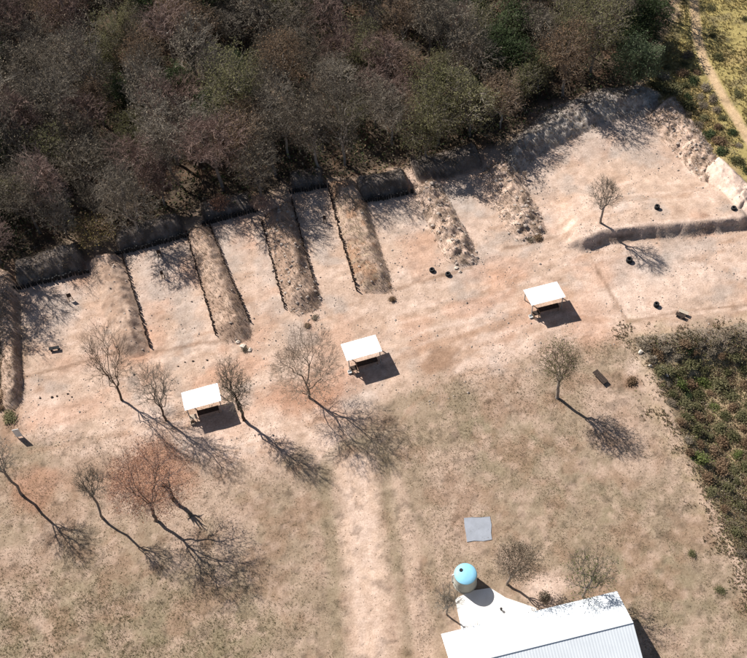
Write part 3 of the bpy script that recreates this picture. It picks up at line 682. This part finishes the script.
def scatter(poly, dmin, kinds, where, group, sc=(.6, 1.2), lim=200, edge=.3):
    poly = np.asarray(poly); lo = poly.min(0); hi = poly.max(0); c = rng.uniform(lo, hi, (6000, 2)); c = c[sdf(c[:, 0], c[:, 1], poly) > edge]; its = []; S = np.zeros((0, 2)); ks = list(kinds); pr = np.array([kinds[k] for k in ks], float); pr /= pr.sum()
    for p in c:
        if len(S) and np.min(np.hypot(*(S - p).T)) < dmin: continue
        S = np.vstack([S, p]); kd = ks[rng.choice(len(ks), p=pr)]; sv = rng.uniform(*sc); t = (sv - sc[0]) / (sc[1] - sc[0])
        mid_ = poly.mean(0); o = shrub(kd, p, None, sv, '%s %s' % (kd, group))
        its.append((o, '%s %s %s, %s %s' % ('small' if t < .35 else ('large' if t > .7 else 'medium'), STX[kd], where, 'upper' if p[1] > mid_[1] else 'lower', 'left' if p[0] < mid_[0] else 'right'), p[0]))
        if len(S) >= lim: break
    ordinal(its)
scatter(GL([(690, 350), (747, 345), (790, 340), (790, 470), (700, 465), (672, 395)]), 1.5, dict(green=.24, olive=.52, dark=.02, rust=.25), 'in the lower right hollow', 'shrubs in the hollow', (.55, 1.1))
scatter(GL([(700, 468), (790, 470), (790, 640), (747, 570), (700, 485)]), 1.7, dict(green=.06, olive=.42, rust=.42, dry=.15), 'at the lower right edge of the photo', 'shrubs of the right edge', (.5, 1.0))
scatter(GL([(655, 365), (690, 355), (675, 400), (700, 462), (688, 462)]), 1.4, dict(olive=.4, rust=.4, dry=.2), 'along the left rim of the hollow', 'shrubs of the rim', (.45, .8))
scatter(GL([(640, 345), (680, 338), (760, 328), (790, 326), (790, 345), (690, 352), (650, 366)]), 1.3, dict(dry=.85, rust=.12, olive=.05), 'on the bank above the hollow', 'shrubs on the bank', (.5, .95))
scatter(GL([(652, 78), (690, 45), (698, 70), (718, 105), (738, 140), (756, 178), (722, 158), (700, 132), (672, 104), (655, 92)]), 1.7, dict(olive=.5, rust=.2, dark=.1, dry=.25), 'between the curved bank and the dirt path', 'shrubs by the path', (.6, 1.3))
scatter(GL([(706, 5), (780, 0), (800, 140), (765, 130), (735, 95), (712, 55)]), 4.5, dict(olive=.8, green=.2), 'in the yellow grass right of the path', 'shrubs in the yellow grass', (.35, .8))
scatter(GL([(-30, 300), (4, 275), (14, 300), (16, 400), (8, 415), (-30, 420)]), 1.3, dict(dry=.5, rust=.4, olive=.2), 'on the strip left of the leftmost bay', 'shrubs of the left strip', (.4, .9))
for px, sc, kd, lab in [((384, 288), .75, 'dry', 'dry scrub at the near end of the wide smooth berm'), ((377, 268), .55, 'rust', 'brown scrub on the right flank of the wide smooth berm'), ((392, 300), .6, 'rust', 'brown scrub at the foot of the wide smooth berm'),
        ((538, 238), .8, 'rust', 'brown scrub at the near end of the broad rough berm'), ((530, 240), .6, 'dry', 'grey scrub beside the brown scrub of the broad rough berm'), ((632, 382), .75, 'rust', 'round brown shrub on the low mound right of the lone tree'),
        ((468, 262), .6, 'dry', 'grey scrub on the end of the rubble berm'), ((315, 318), .6, 'dry', 'dry scrub at the near end of the third berm'), ((307, 326), .5, 'rust', 'small brown scrub below the third berm'), ((245, 350), .6, 'dry', 'dry scrub at the near end of the second berm'),
        ((692, 554), .5, 'olive', 'small lone shrub in the field near the right edge'), ((720, 590), .5, 'olive', 'small shrub low in the field by the right edge'), ((545, 597), .85, 'dry', 'grey shrub against the back of the building'), ((190, 515), .4, 'dry', 'small dry shrub beside the short dead tree'),
        ((10, 418), .8, 'olive', 'olive shrub above the white board at the left edge'), ((447, 598), .7, 'dry', 'dry shrub at the left of the water tank'), ((690, 348), .55, 'dark', 'dark rounded shrub at the foot of the bank')]:
    shrub(kd, G(*px), lab, sc, 'single shrubs')

# grass: blades in small tufts
def tufts(name, poly_fn, box, n, hgt_m, mats, label, seed, width=.024, blades=4):
    R = np.random.default_rng(seed); p = R.uniform([box[0], box[2]], [box[1], box[3]], (n * 3, 2)); wv = poly_fn(p[:, 0], p[:, 1]); p = p[R.random(len(p)) < wv][:n]
    m = len(p); z = hgt(p[:, 0], p[:, 1]); hh = hgt_m * R.uniform(.5, 1.5, m); V = []; 
    for k in range(blades):
        a = R.uniform(0, 6.28, m); out = R.uniform(.3, 1.0, m) * hh; w_ = width * R.uniform(.7, 1.6, m)
        bx = p[:, 0] + R.normal(0, .05, m); by = p[:, 1] + R.normal(0, .05, m)
        V.append(np.stack([np.stack([bx - np.sin(a) * w_, by + np.cos(a) * w_, z - .03], 1), np.stack([bx + np.sin(a) * w_, by - np.cos(a) * w_, z - .03], 1),
                           np.stack([bx + np.cos(a) * out, by + np.sin(a) * out, z + hh], 1)], 1))
    V = np.concatenate(V).reshape(-1, 3); me = mesh_np(name, V, np.arange(len(V)).reshape(-1, 3), mats)
    me.polygons.foreach_set('material_index', np.tile(R.integers(0, len(mats), m), blades).astype(np.int32))
    return tag(link(name, me), label, 'grass', kind='stuff')
BLD = GL([(455, 595), (495, 583), (620, 588), (660, 700), (430, 700), (436, 632)])
def w_field(x, y):
    a = 1 - sst(-1, 1.5, sdf(x, y, BAYS)); a *= 1 - .93 * sst(3, 1.5, pdist(x, y, TRACK)); a *= (sdf(x, y, FOREST) < 0); a *= (sdf(x, y, BLD) < -.3)
    a = a * np.clip(fbm(x, y, 3, 150, 3) * 2.6 - .75, .06, 1) 
    a = a * (1 - .65 * sst(5, 11, -sdf(x, y, np.array(BLD)) ) * 0)
    return a * np.where(x > G(400, 480)[0], 1.0, .6) * (sdf(x, y, DROP) < .5)
tufts('dry_grass', w_field, (-45, 42, -44, 8), 52000, .07, [MAT['grass_dry'], MAT['grass_dry'], MAT['grass_olive'], MAT['leaf_dry']], 'short dry grass tufts of the field', 501)
def w_ll(x, y): return sst(13, 2, pdist(x, y, GL([(0, 640), (100, 640), (215, 655)]))) * np.clip(fbm(x, y, 2, 151, 3) * 2.4 - .6, 0, 1)
tufts('olive_grass', w_ll, (-45, 0, -44, -15), 16000, .1, [MAT['grass_olive'], MAT['leaf_olive'], MAT['grass_dry']], 'olive green grass in the lower left corner', 502)
def w_far(x, y): return (sdf(x, y, FARGRASS) > .3) * (pdist(x, y, PATH) > .9) * np.clip(fbm(x, y, 3, 152, 3) * 2.2 - .5, .1, 1)
tufts('yellow_grass', w_far, (40, 90, 25, 85), 30000, .2, [MAT['leaf_yellow'], MAT['grass_olive'], MAT['leaf_yellow']], 'yellow green grass in the upper right corner', 503, .05)
def w_drop(x, y): return sst(-2, 2, sdf(x, y, DROP) + (fbm(x, y, 2.5, 154, 3) - .5) * 8) * np.clip(fbm(x, y, 2, 153, 3) * 2.2 - .5, .1, 1)
tufts('scrub_grass', w_drop, (20, 55, -44, 5), 30000, .16, [MAT['grass_olive'], MAT['grass_dry'], MAT['leaf_rust'], MAT['grass_dry']], 'rank grass filling the lower right hollow', 504, .05)
def litter(name, n, size, mats, label, fn, box, up, seed):
    p = rng.uniform([box[0], box[2]], [box[1], box[3]], (n * 6, 2)); p = p[rng.random(len(p)) < fn(p[:, 0], p[:, 1])][:n]
    c = np.column_stack([p, hgt(p[:, 0], p[:, 1]) + .03]); tag(link(name, cards(name, c, size, [MAT[m] for m in mats], rng.integers(0, len(mats), len(p)), 3)), label, 'leaf litter', kind='stuff')
TB = np.array([G(*t[1]) for t in FT])
def f_tree(x, y):
    d = np.min(np.hypot(x[:, None] - TB[None, :, 0] - 1.0, y[:, None] - TB[None, :, 1] - 0), axis=1); return (sst(8, .5, d) * .5 + .05) * (sdf(x, y, BLD) < -.3) * np.clip(fbm(x, y, 1.5, 158, 3) * 2 - .5, .05, 1)
litter('leaf_litter', 16000, .06, ['leaf_rust', 'leaf_dry', 'bark_dark', 'leaf_rust'], 'fallen dry leaves and twigs strewn over the soil', f_tree, (-46, 40, -44, 16), 2, 1)
RD_ = G(150, 478)
litter('red_leaf_litter', 5000, .06, ['leaf_red', 'leaf_rust', 'leaf_red'], 'fallen reddish leaves below the reddish tree', lambda x, y: sst(6.5, 1.5, np.hypot(x - RD_[0], y - RD_[1])) * np.clip(fbm(x, y, 1.2, 159, 3) * 2 - .4, .05, 1), (RD_[0] - 8, RD_[0] + 8, RD_[1] - 8, RD_[1] + 8), 2, 2)
# scrub, sticks and stones over the berms
VV = []; mi_ = []
RKV = []; RKF = []; nr = 0
ICO = np.array([[0, 0, 1], [.89, 0, .45], [.28, .85, .45], [-.72, .53, .45], [-.72, -.53, .45], [.28, -.85, .45], [.72, .53, -.45], [-.28, .85, -.45], [-.89, 0, -.45], [-.28, -.85, -.45], [.72, -.53, -.45], [0, 0, -1]])
ICF = np.array([[0, 1, 2], [0, 2, 3], [0, 3, 4], [0, 4, 5], [0, 5, 1], [1, 6, 2], [2, 7, 3], [3, 8, 4], [4, 9, 5], [5, 10, 1], [2, 6, 7], [3, 7, 8], [4, 8, 9], [5, 9, 10], [1, 10, 6], [11, 7, 6], [11, 8, 7], [11, 9, 8], [11, 10, 9], [11, 6, 10]])
def rock_v(r): return ICO * rng.uniform(.6, 1.2, (12, 1)) * np.array([r, r * rng.uniform(.6, 1), r * rng.uniform(.5, .8)])
for o, XY, z, f in BERMS:
    fl = XY.reshape(-1, 2); zf = z.ravel(); ff = f.ravel(); area = len(fl) * .03
    rub = 'rubb' in o['label'] or 'rough' in o['label']
    ids = rng.choice(np.where(ff > .08)[0], int(area * (2.2 if rub else .35)))
    V = []; F = []
    for q, i in enumerate(ids):
        r = rng.gamma(2, .055 if rub else .04) + .04
        V.append(rock_v(min(r, .4)) + np.array([fl[i, 0] - o.location[0], fl[i, 1] - o.location[1], zf[i] + r * .15])); F.append(ICF + 12 * q)
    if V:
        s = link('stones', mesh_np('stones', np.concatenate(V), np.concatenate(F), MAT['rock']), o); s['kind'] = 'stuff'
    ids = rng.choice(np.where(ff > .05)[0], int(area * (12 if 'pale' not in o['label'] else .3)))
    c = np.column_stack([fl[ids], zf[ids]]) - np.array(o.location) + np.array([0, 0, .02])
    k = 3; a = rng.uniform(0, 6.28, (len(c), k)); hh = rng.uniform(.1, .4, (len(c), k)); wd = .022
    t = np.stack([np.stack([c[:, None, 0] - np.sin(a) * wd, c[:, None, 1] + np.cos(a) * wd, c[:, None, 2] + 0 * a], -1), np.stack([c[:, None, 0] + np.sin(a) * wd, c[:, None, 1] - np.cos(a) * wd, c[:, None, 2] + 0 * a], -1),
                  np.stack([c[:, None, 0] + np.cos(a) * hh * .6, c[:, None, 1] + np.sin(a) * hh * .6, c[:, None, 2] + hh], -1)], 2).reshape(-1, 3)
    me = mesh_np('dry_stalks', t, np.arange(len(t)).reshape(-1, 3), [MAT['grass_dry'], MAT['leaf_dry'], MAT['leaf_rust']])
    me.polygons.foreach_set('material_index', rng.integers(0, 3, len(t) // 3).astype(np.int32)); s = link('dry_stalks', me, o); s['kind'] = 'stuff'

gp = rng.uniform([-45, -14], [50, 30], (26000, 2)); gp = gp[(sdf(gp[:, 0], gp[:, 1], BAYS) > -3) & (fbm(gp[:, 0], gp[:, 1], 2.5, 165, 3) > .5)][:5000]
gz = hgt(gp[:, 0], gp[:, 1]); gr_ = rng.gamma(2, .018, len(gp)) + .025
OCT = np.array([[1, 0, 0], [-1, 0, 0], [0, 1, 0], [0, -1, 0], [0, 0, .8], [0, 0, -.6]]); OCF = np.array([[4, 0, 2], [4, 2, 1], [4, 1, 3], [4, 3, 0], [5, 2, 0], [5, 1, 2], [5, 3, 1], [5, 0, 3]])
gv = (OCT[None] * rng.uniform(.6, 1.3, (len(gp), 6, 1)) * gr_[:, None, None] + np.column_stack([gp, gz + gr_ * .3])[:, None]).reshape(-1, 3)
tag(link('gravel', mesh_np('gravel', gv, (OCF[None] + 6 * np.arange(len(gp))[:, None, None]).reshape(-1, 3), MAT['rock'])), 'loose gravel scattered over the bay floors', 'gravel', kind='stuff')

# ------------------------------------------------------------------ shelters
def corrugated(w_, d, mat, pitch=.25, amp=.008, name='roof', th=.012):
    n = int(w_ / pitch) * 4; xs = np.linspace(-w_ / 2, w_ / 2, n + 1); z = amp * np.cos(xs / pitch * 2 * math.pi)
    top = np.concatenate([np.stack([xs, np.full(n + 1, -d / 2), z], 1), np.stack([xs, np.full(n + 1, d / 2), z], 1)]); bot = top - np.array([0, 0, th])
    V = np.concatenate([top, bot]); m = n + 1; i = np.arange(n)
    F = np.concatenate([np.stack([i, i + 1, i + 1 + m, i + m], 1), np.stack([i + 2 * m, i + m * 3, i + 1 + m * 3, i + 1 + 2 * m], 1), np.stack([i, i + 2 * m, i + 1 + 2 * m, i + 1], 1), np.stack([i + m, i + m + 1, i + 3 * m + 1, i + 3 * m], 1),
                        [[0, m, 3 * m, 2 * m], [n, n + 2 * m, n + 3 * m, n + m]]])
    return mesh_np(name, V, F, mat)
ROOFZ = 2.25; TILT = math.radians(11.0)
SHL = [([(180, 391), (217, 382), (222, 402), (186, 413)], 'leftmost small open shelter with a flat white roof'),
       ([(340, 343), (376, 334), (382, 352), (347, 363)], 'middle one of the three open shelters with white roofs'),
       ([(524, 289), (558, 281), (564, 298), (531, 307)], 'rightmost white roofed open shelter, facing the lower right bay')]
RW, RD = 4.42, 2.95
rme = corrugated(RW, RD, MAT['white'])
SHF = []
for k, (cs, lab) in enumerate(SHL):
    q = GL(cs, ROOFZ); c = q.mean(0); ex = (q[1] - q[0]) + (q[2] - q[3]); rz = math.atan2(ex[1], ex[0])
    z0 = hz(c); o = empty('shelter', (c[0], c[1], z0), rz); tag(o, lab, 'shelter', 'white roofed shelters behind the bays')
    r = link('roof', rme, o, (0, 0, ROOFZ - z0 + .06)); r.rotation_euler = (-TILT, 0, 0)
    for sx in (-1, 1):
        for sy in (-1, 1):
            hp = ROOFZ - z0 - sy * (RD / 2 - .22) * math.tan(TILT); MB().box((sx * (RW / 2 - .25), sy * (RD / 2 - .22), hp / 2 - .12), (.1, .1, hp + .2)).build('post', MAT['steel'], o)
    for sy in (-1, 1): MB().box((0, sy * (RD / 2 - .22), ROOFZ - z0 - .02 - sy * (RD / 2 - .22) * math.tan(TILT)), (RW - .3, .06, .1)).build('beam', MAT['steel'], o)
    for sx in (-1, 0, 1): MB().box((sx * (RW / 2 - .25), 0, ROOFZ - z0 - .05), (.055, RD - .5, .08), 0, -TILT).build('rafter', MAT['steel'], o)
    SHF.append((c, rz, z0))
def place(k, lx, ly):
    c, rz, z0 = SHF[k]; p = np.array([c[0] + lx * math.cos(rz) - ly * math.sin(rz), c[1] + lx * math.sin(rz) + ly * math.cos(rz)]); return p, rz, hz(p)
def table(k, lx, ly, w_, d, top, lab):
    p, rz, z = place(k, lx, ly); o = empty('table', (p[0], p[1], z), rz); tag(o, lab, 'table', 'tables under the shelters')
    for i in range(5): MB().box((0, (i - 2) * d / 5, .76), (w_, d / 5 - .015, .04)).build('plank', MAT[top], o)
    for sx in (-1, 1):
        for sy in (-1, 1): MB().box((sx * (w_ / 2 - .1), sy * (d / 2 - .08), .37), (.08, .08, .78)).build('leg', MAT['timber'], o)
WH = ('leftmost', 'middle', 'rightmost')
for k in range(3):
    table(k, -1.5, -1.5, .8, .7, 'post' if k else 'pale_wood', 'dark table at the front left corner of the %s shelter' % WH[k] if k else 'pale table at the front left corner of the leftmost shelter')
    table(k, .3, -1.15, 2.6, .7, 'post', 'long dark table under the front edge of the %s shelter' % WH[k])
p, rz, z = place(0, -1.8, -1.9)
def crate(p, rz, z, d, m, lab):
    o = empty('crate', (p[0], p[1], z), rz); tag(o, lab, 'crate')
    MB().box((0, 0, .02), (d, d, .04)).build('bottom', MAT[m], o)
    for s in (-1, 1): MB().box((s * (d / 2 - .015), 0, d * .3), (.03, d, d * .55)).build('side', MAT[m], o); MB().box((0, s * (d / 2 - .015), d * .3 + .002), (d - .062, .03, d * .55)).build('side', MAT[m], o)
crate(p, rz, z, .5, 'pale_wood', 'pale open crate in front of the leftmost shelter')
p, rz, z = place(1, -2.05, -1.5); crate(p, rz, z, .45, 'whitepaint', 'white open crate at the left post of the middle shelter')
p, rz, z = place(2, -2.1, -1.4); crate(p, rz, z, .45, 'whitepaint', 'white open crate at the left post of the rightmost shelter')

# ------------------------------------------------------------------ building, tank and slabs
EZ, RZ = 2.9, 4.5
cA = G(441, 634, EZ); cB = G(617, 591, EZ); d = cB - cA; Lb = np.hypot(*d); brz = math.atan2(d[1], d[0]); ey = np.array([math.sin(brz), -math.cos(brz)])
rg = G(635, 622, RZ); half = (rg - cB) @ ey; half = max(half, 2.5)
print('building', Lb, half, math.degrees(brz))
mid = cA + d / 2 + ey * half; bo = empty('white_roof_building', (mid[0], mid[1], hz(mid)), brz); tag(bo, 'long low building with a white gabled metal roof in the lower right', 'building')
bz = hz(mid); sl = math.hypot(half, RZ - EZ); an = math.atan2(RZ - EZ, half)
bm_ = corrugated(Lb, sl, MAT['roof'],   .3, .007, 'roof_slope', .02)
for s in (1, -1):
    r = link('roof_slope', bm_, bo, (0, s * half / 2, (EZ + RZ) / 2 - bz)); r.rotation_euler = (-s * an, 0, 0)
MB().tube([(-Lb / 2, 0, RZ - bz + .02), (Lb / 2, 0, RZ - bz + .02)], .07, 8).build('ridge_cap', MAT['roof'], bo)
WX, WY = Lb / 2 - .35, half - .35
for s in (-1, 1):
    MB().box((0, s * WY, (EZ - bz) / 2 - .12), (2 * WX, .2, EZ - bz)).build('wall', MAT['plaster'], bo)
    hE = EZ - bz - .2; x0 = s * (WX - .1); wy = WY - .1; hp = hE + (RZ - EZ) * .9
    V = [[x0 + t, y, z] for t in (-.1, .1) for y, z in ((-wy, -.3), (wy, -.3), (wy, hE), (0, hp), (-wy, hE))]
    g = mesh_np('gable_wall', np.array(V), [np.array([[0, 1, 6, 5], [1, 2, 7, 6], [2, 3, 8, 7], [3, 4, 9, 8], [4, 0, 5, 9]]), np.array([[0, 4, 3], [0, 3, 2], [0, 2, 1], [5, 8, 9], [5, 7, 8], [5, 6, 7]])], MAT['plaster']); link('gable_wall', g, bo)
for i in range(5):
    xw = -WX + (i + .7) * 2 * WX / 5.4
    if i == 2:
        dr = MB().box((xw, -WY - .12, .95), (1.0, .06, 2.1)).build('door', MAT['timber'], bo); MB().box((xw + .38, -WY - .17, 1.0), (.1, .04, .04)).build('handle', MAT['steel'], dr)
    else:
        wn = MB().box((xw, -WY - .11, 1.5), (1.4, .05, 1.0)).build('window', MAT['glass'], bo); MB().box((xw, -WY - .15, .96), (1.6, .16, .06)).build('sill', MAT['whitepaint'], wn)
        fr = MB()
        for t in (-1, 0, 1): fr.box((xw + t * .68, -WY - .13, 1.5), (.06, .06, 1.06))
        fr.build('frame', MAT['whitepaint'], wn)
# white concrete apron between tank and building
def slab(name, px, th, mat, label, cat, z_off=0.0, kind=None):
    q = GL(px); c = q.mean(0); z = hz(c); n = len(q); V = np.concatenate([np.column_stack([q - c, np.full(n, th)]), np.column_stack([q - c, np.full(n, -.25)])])
    i = np.arange(n); j = (i + 1) % n; F3 = [[0, k, k + 1] for k in range(1, n - 1)]; F4 = np.stack([i + n, j + n, j, i], 1)
    a = (q[1] - q[0]); b2 = (q[2] - q[1]); flip = a[0] * b2[1] - a[1] * b2[0] < 0
    if flip: F3 = [t[::-1] for t in F3]; F4 = F4[:, ::-1]
    o = link(name, mesh_np(name, V, [F4, np.array(F3)], MAT[mat]), loc=(c[0], c[1], z)); return tag(o, label, cat, kind=kind)
slab('concrete_apron', [(455, 599), (471, 591), (490, 588), (506, 598), (536, 608), (545, 640), (470, 650), (462, 632)], .16, 'concrete', 'white concrete apron between the water tank and the building', 'pavement')
slab('concrete_slab', [(464, 518), (472, 517.2), (481, 517.5), (490, 516.6), (491.5, 525), (491, 533), (492, 539.5), (483, 541.2), (474, 540.8), (467, 542), (465.8, 533), (464.5, 526)], .04, 'slab', 'square grey slab lying in the field above the water tank', 'slab')
tp = G(465, 582); tz = hz(tp); to = empty('water_tank', (tp[0], tp[1], tz)); tag(to, 'round water tank with pale blue top beside the building', 'tank')
TR, TH = 1.22, 2.45
prof = [(TR + .08, -.2), (TR + .08, .1), (TR, .12)]
for i in range(7):
    z = .2 + i * .3; prof += [(TR, z), (TR + .035, z + .05), (TR + .035, z + .12), (TR, z + .17)]
prof += [(TR, TH - .12), (TR - .04, TH - .02)]
MB().lathe((0, 0, 0), prof, 40, cap=False).build('body', MAT['tank'], to, smooth=False)
MB().lathe((0, 0, 0), [(TR - .02, TH - .06), (TR - .06, TH), (TR * .6, TH + .12), (.3, TH + .2), (.05, TH + .21)], 40).build('top', MAT['tank_top'], to, smooth=True)
MB().lathe((-.42, .38, TH + .1), [(.2, -.05), (.2, .1), (.17, .13)], 20).build('hatch', MAT['black'], to)
MB().tube([(-TR - .14, .1, -.1), (-TR - .14, .1, TH - .3), (-TR + .05, .1, TH - .12)], .06, 8).build('pipe', MAT['whitepaint'], to)  # white tube stands in for the sun highlight on the tank's left side
q = G(501, 610); vp = empty('vent_pipe', (q[0], q[1], hz(q) + .16)); tag(vp, 'small dark stub pipe on the white apron', 'pipe'); MB().lathe((0, 0, 0), [(.09, -.05), (.09, .3)], 10).build('stub', MAT['black'], vp); MB().lathe((0, 0, 0), [(.14, .3), (.14, .36)], 10).build('cap', MAT['black'], vp)

# ------------------------------------------------------------------ small things in the bays
def board(px, w_, h, mat, label, rz=0, legs=.25, name='notice_board', cat='board'):
    p = G(*px); z = hz(p); o = empty(name, (p[0], p[1], z), rz); tag(o, label, cat)
    MB().box((0, 0, legs + h / 2), (w_, .05, h)).build('panel', MAT[mat], o)
    for s in (-1, 1): MB().box((s * (w_ / 2 - .06), .05, (legs + h) / 2 - .1), (.07, .045, legs + h + .1)).build('leg', MAT['timber'], o)
board((20, 437), .75, 1.7, 'whitepaint', 'upright white board at the left edge below the leftmost bay', math.radians(8), .2)
def target(px, label, w_=.55, h=1.0, mat='post', rz=0):
    p = G(*px); z = hz(p); o = empty('target_stand', (p[0], p[1], z), rz); tag(o, label, 'target', 'target stands in the bays')
    MB().box((0, 0, .75 + h * .2), (w_, .03, h * .75)).build('target_board', MAT[mat], o)
    for s in (-1, 1):
        MB().box((s * w_ * .42, .035, .45), (.05, .04, 1.0)).build('upright', MAT['timber'], o); MB().box((s * w_ * .42, .03, .03), (.08, .6, .06)).build('foot', MAT['timber'], o)
target((71, 300), 'dark target stand near the head of the leftmost bay', rz=.3); target((160, 256), 'small dark target stand at the head of the second bay'); target((163, 277), 'second small target stand in the second bay', .4)
target((325, 222), 'target stand in the narrow fourth bay', .4); target((524, 178), 'pale target stand left in the largest bay', .6, 1, 'pale_wood')
def low_bench(px, L, label, mat='post', rz=0, pw=.14):
    p = G(*px); z = hz(p); o = empty('bench', (p[0], p[1], z), rz); tag(o, label, 'bench', 'benches of the range')
    for i in range(3): MB().box((0, (i - 1) * (pw + .02), .45), (L, pw, .045)).build('plank', MAT[mat], o)
    for s in (-1, 1): MB().box((s * (L / 2 - .2), 0, .2), (.1, .4, .46)).build('leg', MAT['post'], o)
low_bench((55, 350), 1.3, 'dark low bench across the middle of the leftmost bay', 'black', .1)
low_bench((600, 378), 2.0, 'long dark bench in the field right of the lone tree', 'post', -1.05, .24)
low_bench((683, 314), 1.2, 'pale bench in the lower right bay', 'pale_wood', -.6); low_bench((680, 317), 1.2, 'dark bench beside the pale bench in the lower right bay', 'post', -.6)
def drum(px, label, n=2, r=.24):
    p = G(*px); z = hz(p); R_, r_ = r, .11
    for k in range(n):
        V = []; F = []
        for i in range(18):
            for j in range(8):
                a = 2 * math.pi * i / 18; b_ = 2 * math.pi * j / 8; V.append([(R_ + r_ * math.cos(b_)) * math.cos(a), (R_ + r_ * math.cos(b_)) * math.sin(a), r_ + r_ * math.sin(b_)]); F.append([i * 8 + j, ((i + 1) % 18) * 8 + j, ((i + 1) % 18) * 8 + (j + 1) % 8, i * 8 + (j + 1) % 8])
        o = link('tyre', mesh_np('tyre', np.array(V), np.array(F), MAT['black'], smooth=True), loc=(p[0], p[1], z - .03 + k * .19)); tag(o, label + (', lowest of stack' if k == 0 else (', topmost of stack' if k == n - 1 else ', middle of stack')), 'tyre', 'black tyres used as markers')
drum((655, 215), 'black tyre near the front of the largest bay', 3); drum((629, 261), 'black tyre at the left foot of the cut bank', 3, .3); drum((656, 306), 'black tyre left of the paired benches', 3)
drum((731, 216), 'black tyre near the pale spoil mounds', 2); drum((448, 275), 'black tyre at the end of the rubble berm', 2, .25); drum((432, 271), 'black tyre in front of the fifth bay', 2, .25)
# loose stones that mark the firing lines
STN = []
def stone(px, r, label, mat='rock'):
    p = G(*px); z = hz(p); o = link('stone', mesh_np('stone', rock_v(r), ICF, MAT[mat]), loc=(p[0], p[1], z + r * .2)); tag(o, label, 'stone', 'loose stones'); STN.append((o, label, p[0]))
for px, r, lab in [((40, 398), .16, 'dark stone'), ((52, 397), .2, 'dark stone'), ((57, 396), .17, 'dark stone'), ((68, 394), .2, 'dark stone'), ((72, 397), .14, 'dark stone')]: stone(px, r, 'small dark stone in the row below the leftmost bay', 'post')
for px, r in [((185, 362), .16), ((193, 361), .18), ((207, 360), .2), ((178, 366), .14)]: stone(px, r, 'small dark stone in the row above the leftmost shelter', 'post')
for k, (px, r) in enumerate([((459, 257), .5), ((462, 264), .42), ((456, 268), .35), ((465, 251), .4), ((468, 260), .3), ((460, 272), .3)]): stone(px, r, 'white rock heaped at the near end of the rubble berm', 'pale')
for k, (px, r) in enumerate([((243, 346), .5), ((238, 342), .4), ((250, 350), .35)]): stone(px, r, 'pale rock at the near end of the second berm', 'pale')
for k, (px, r) in enumerate([((640, 353), .4), ((655, 357), .35), ((662, 365), .45), ((650, 366), .3), ((668, 372), .3)]): stone(px, r, 'pale rock on the slope left of the scrub hollow', 'pale')
ordinal(STN)
print('trees in wood', NTREE, 'objects', len(bpy.data.objects), 'tris', sum(len(m.loops) - 2 * len(m.polygons) for m in bpy.data.meshes))
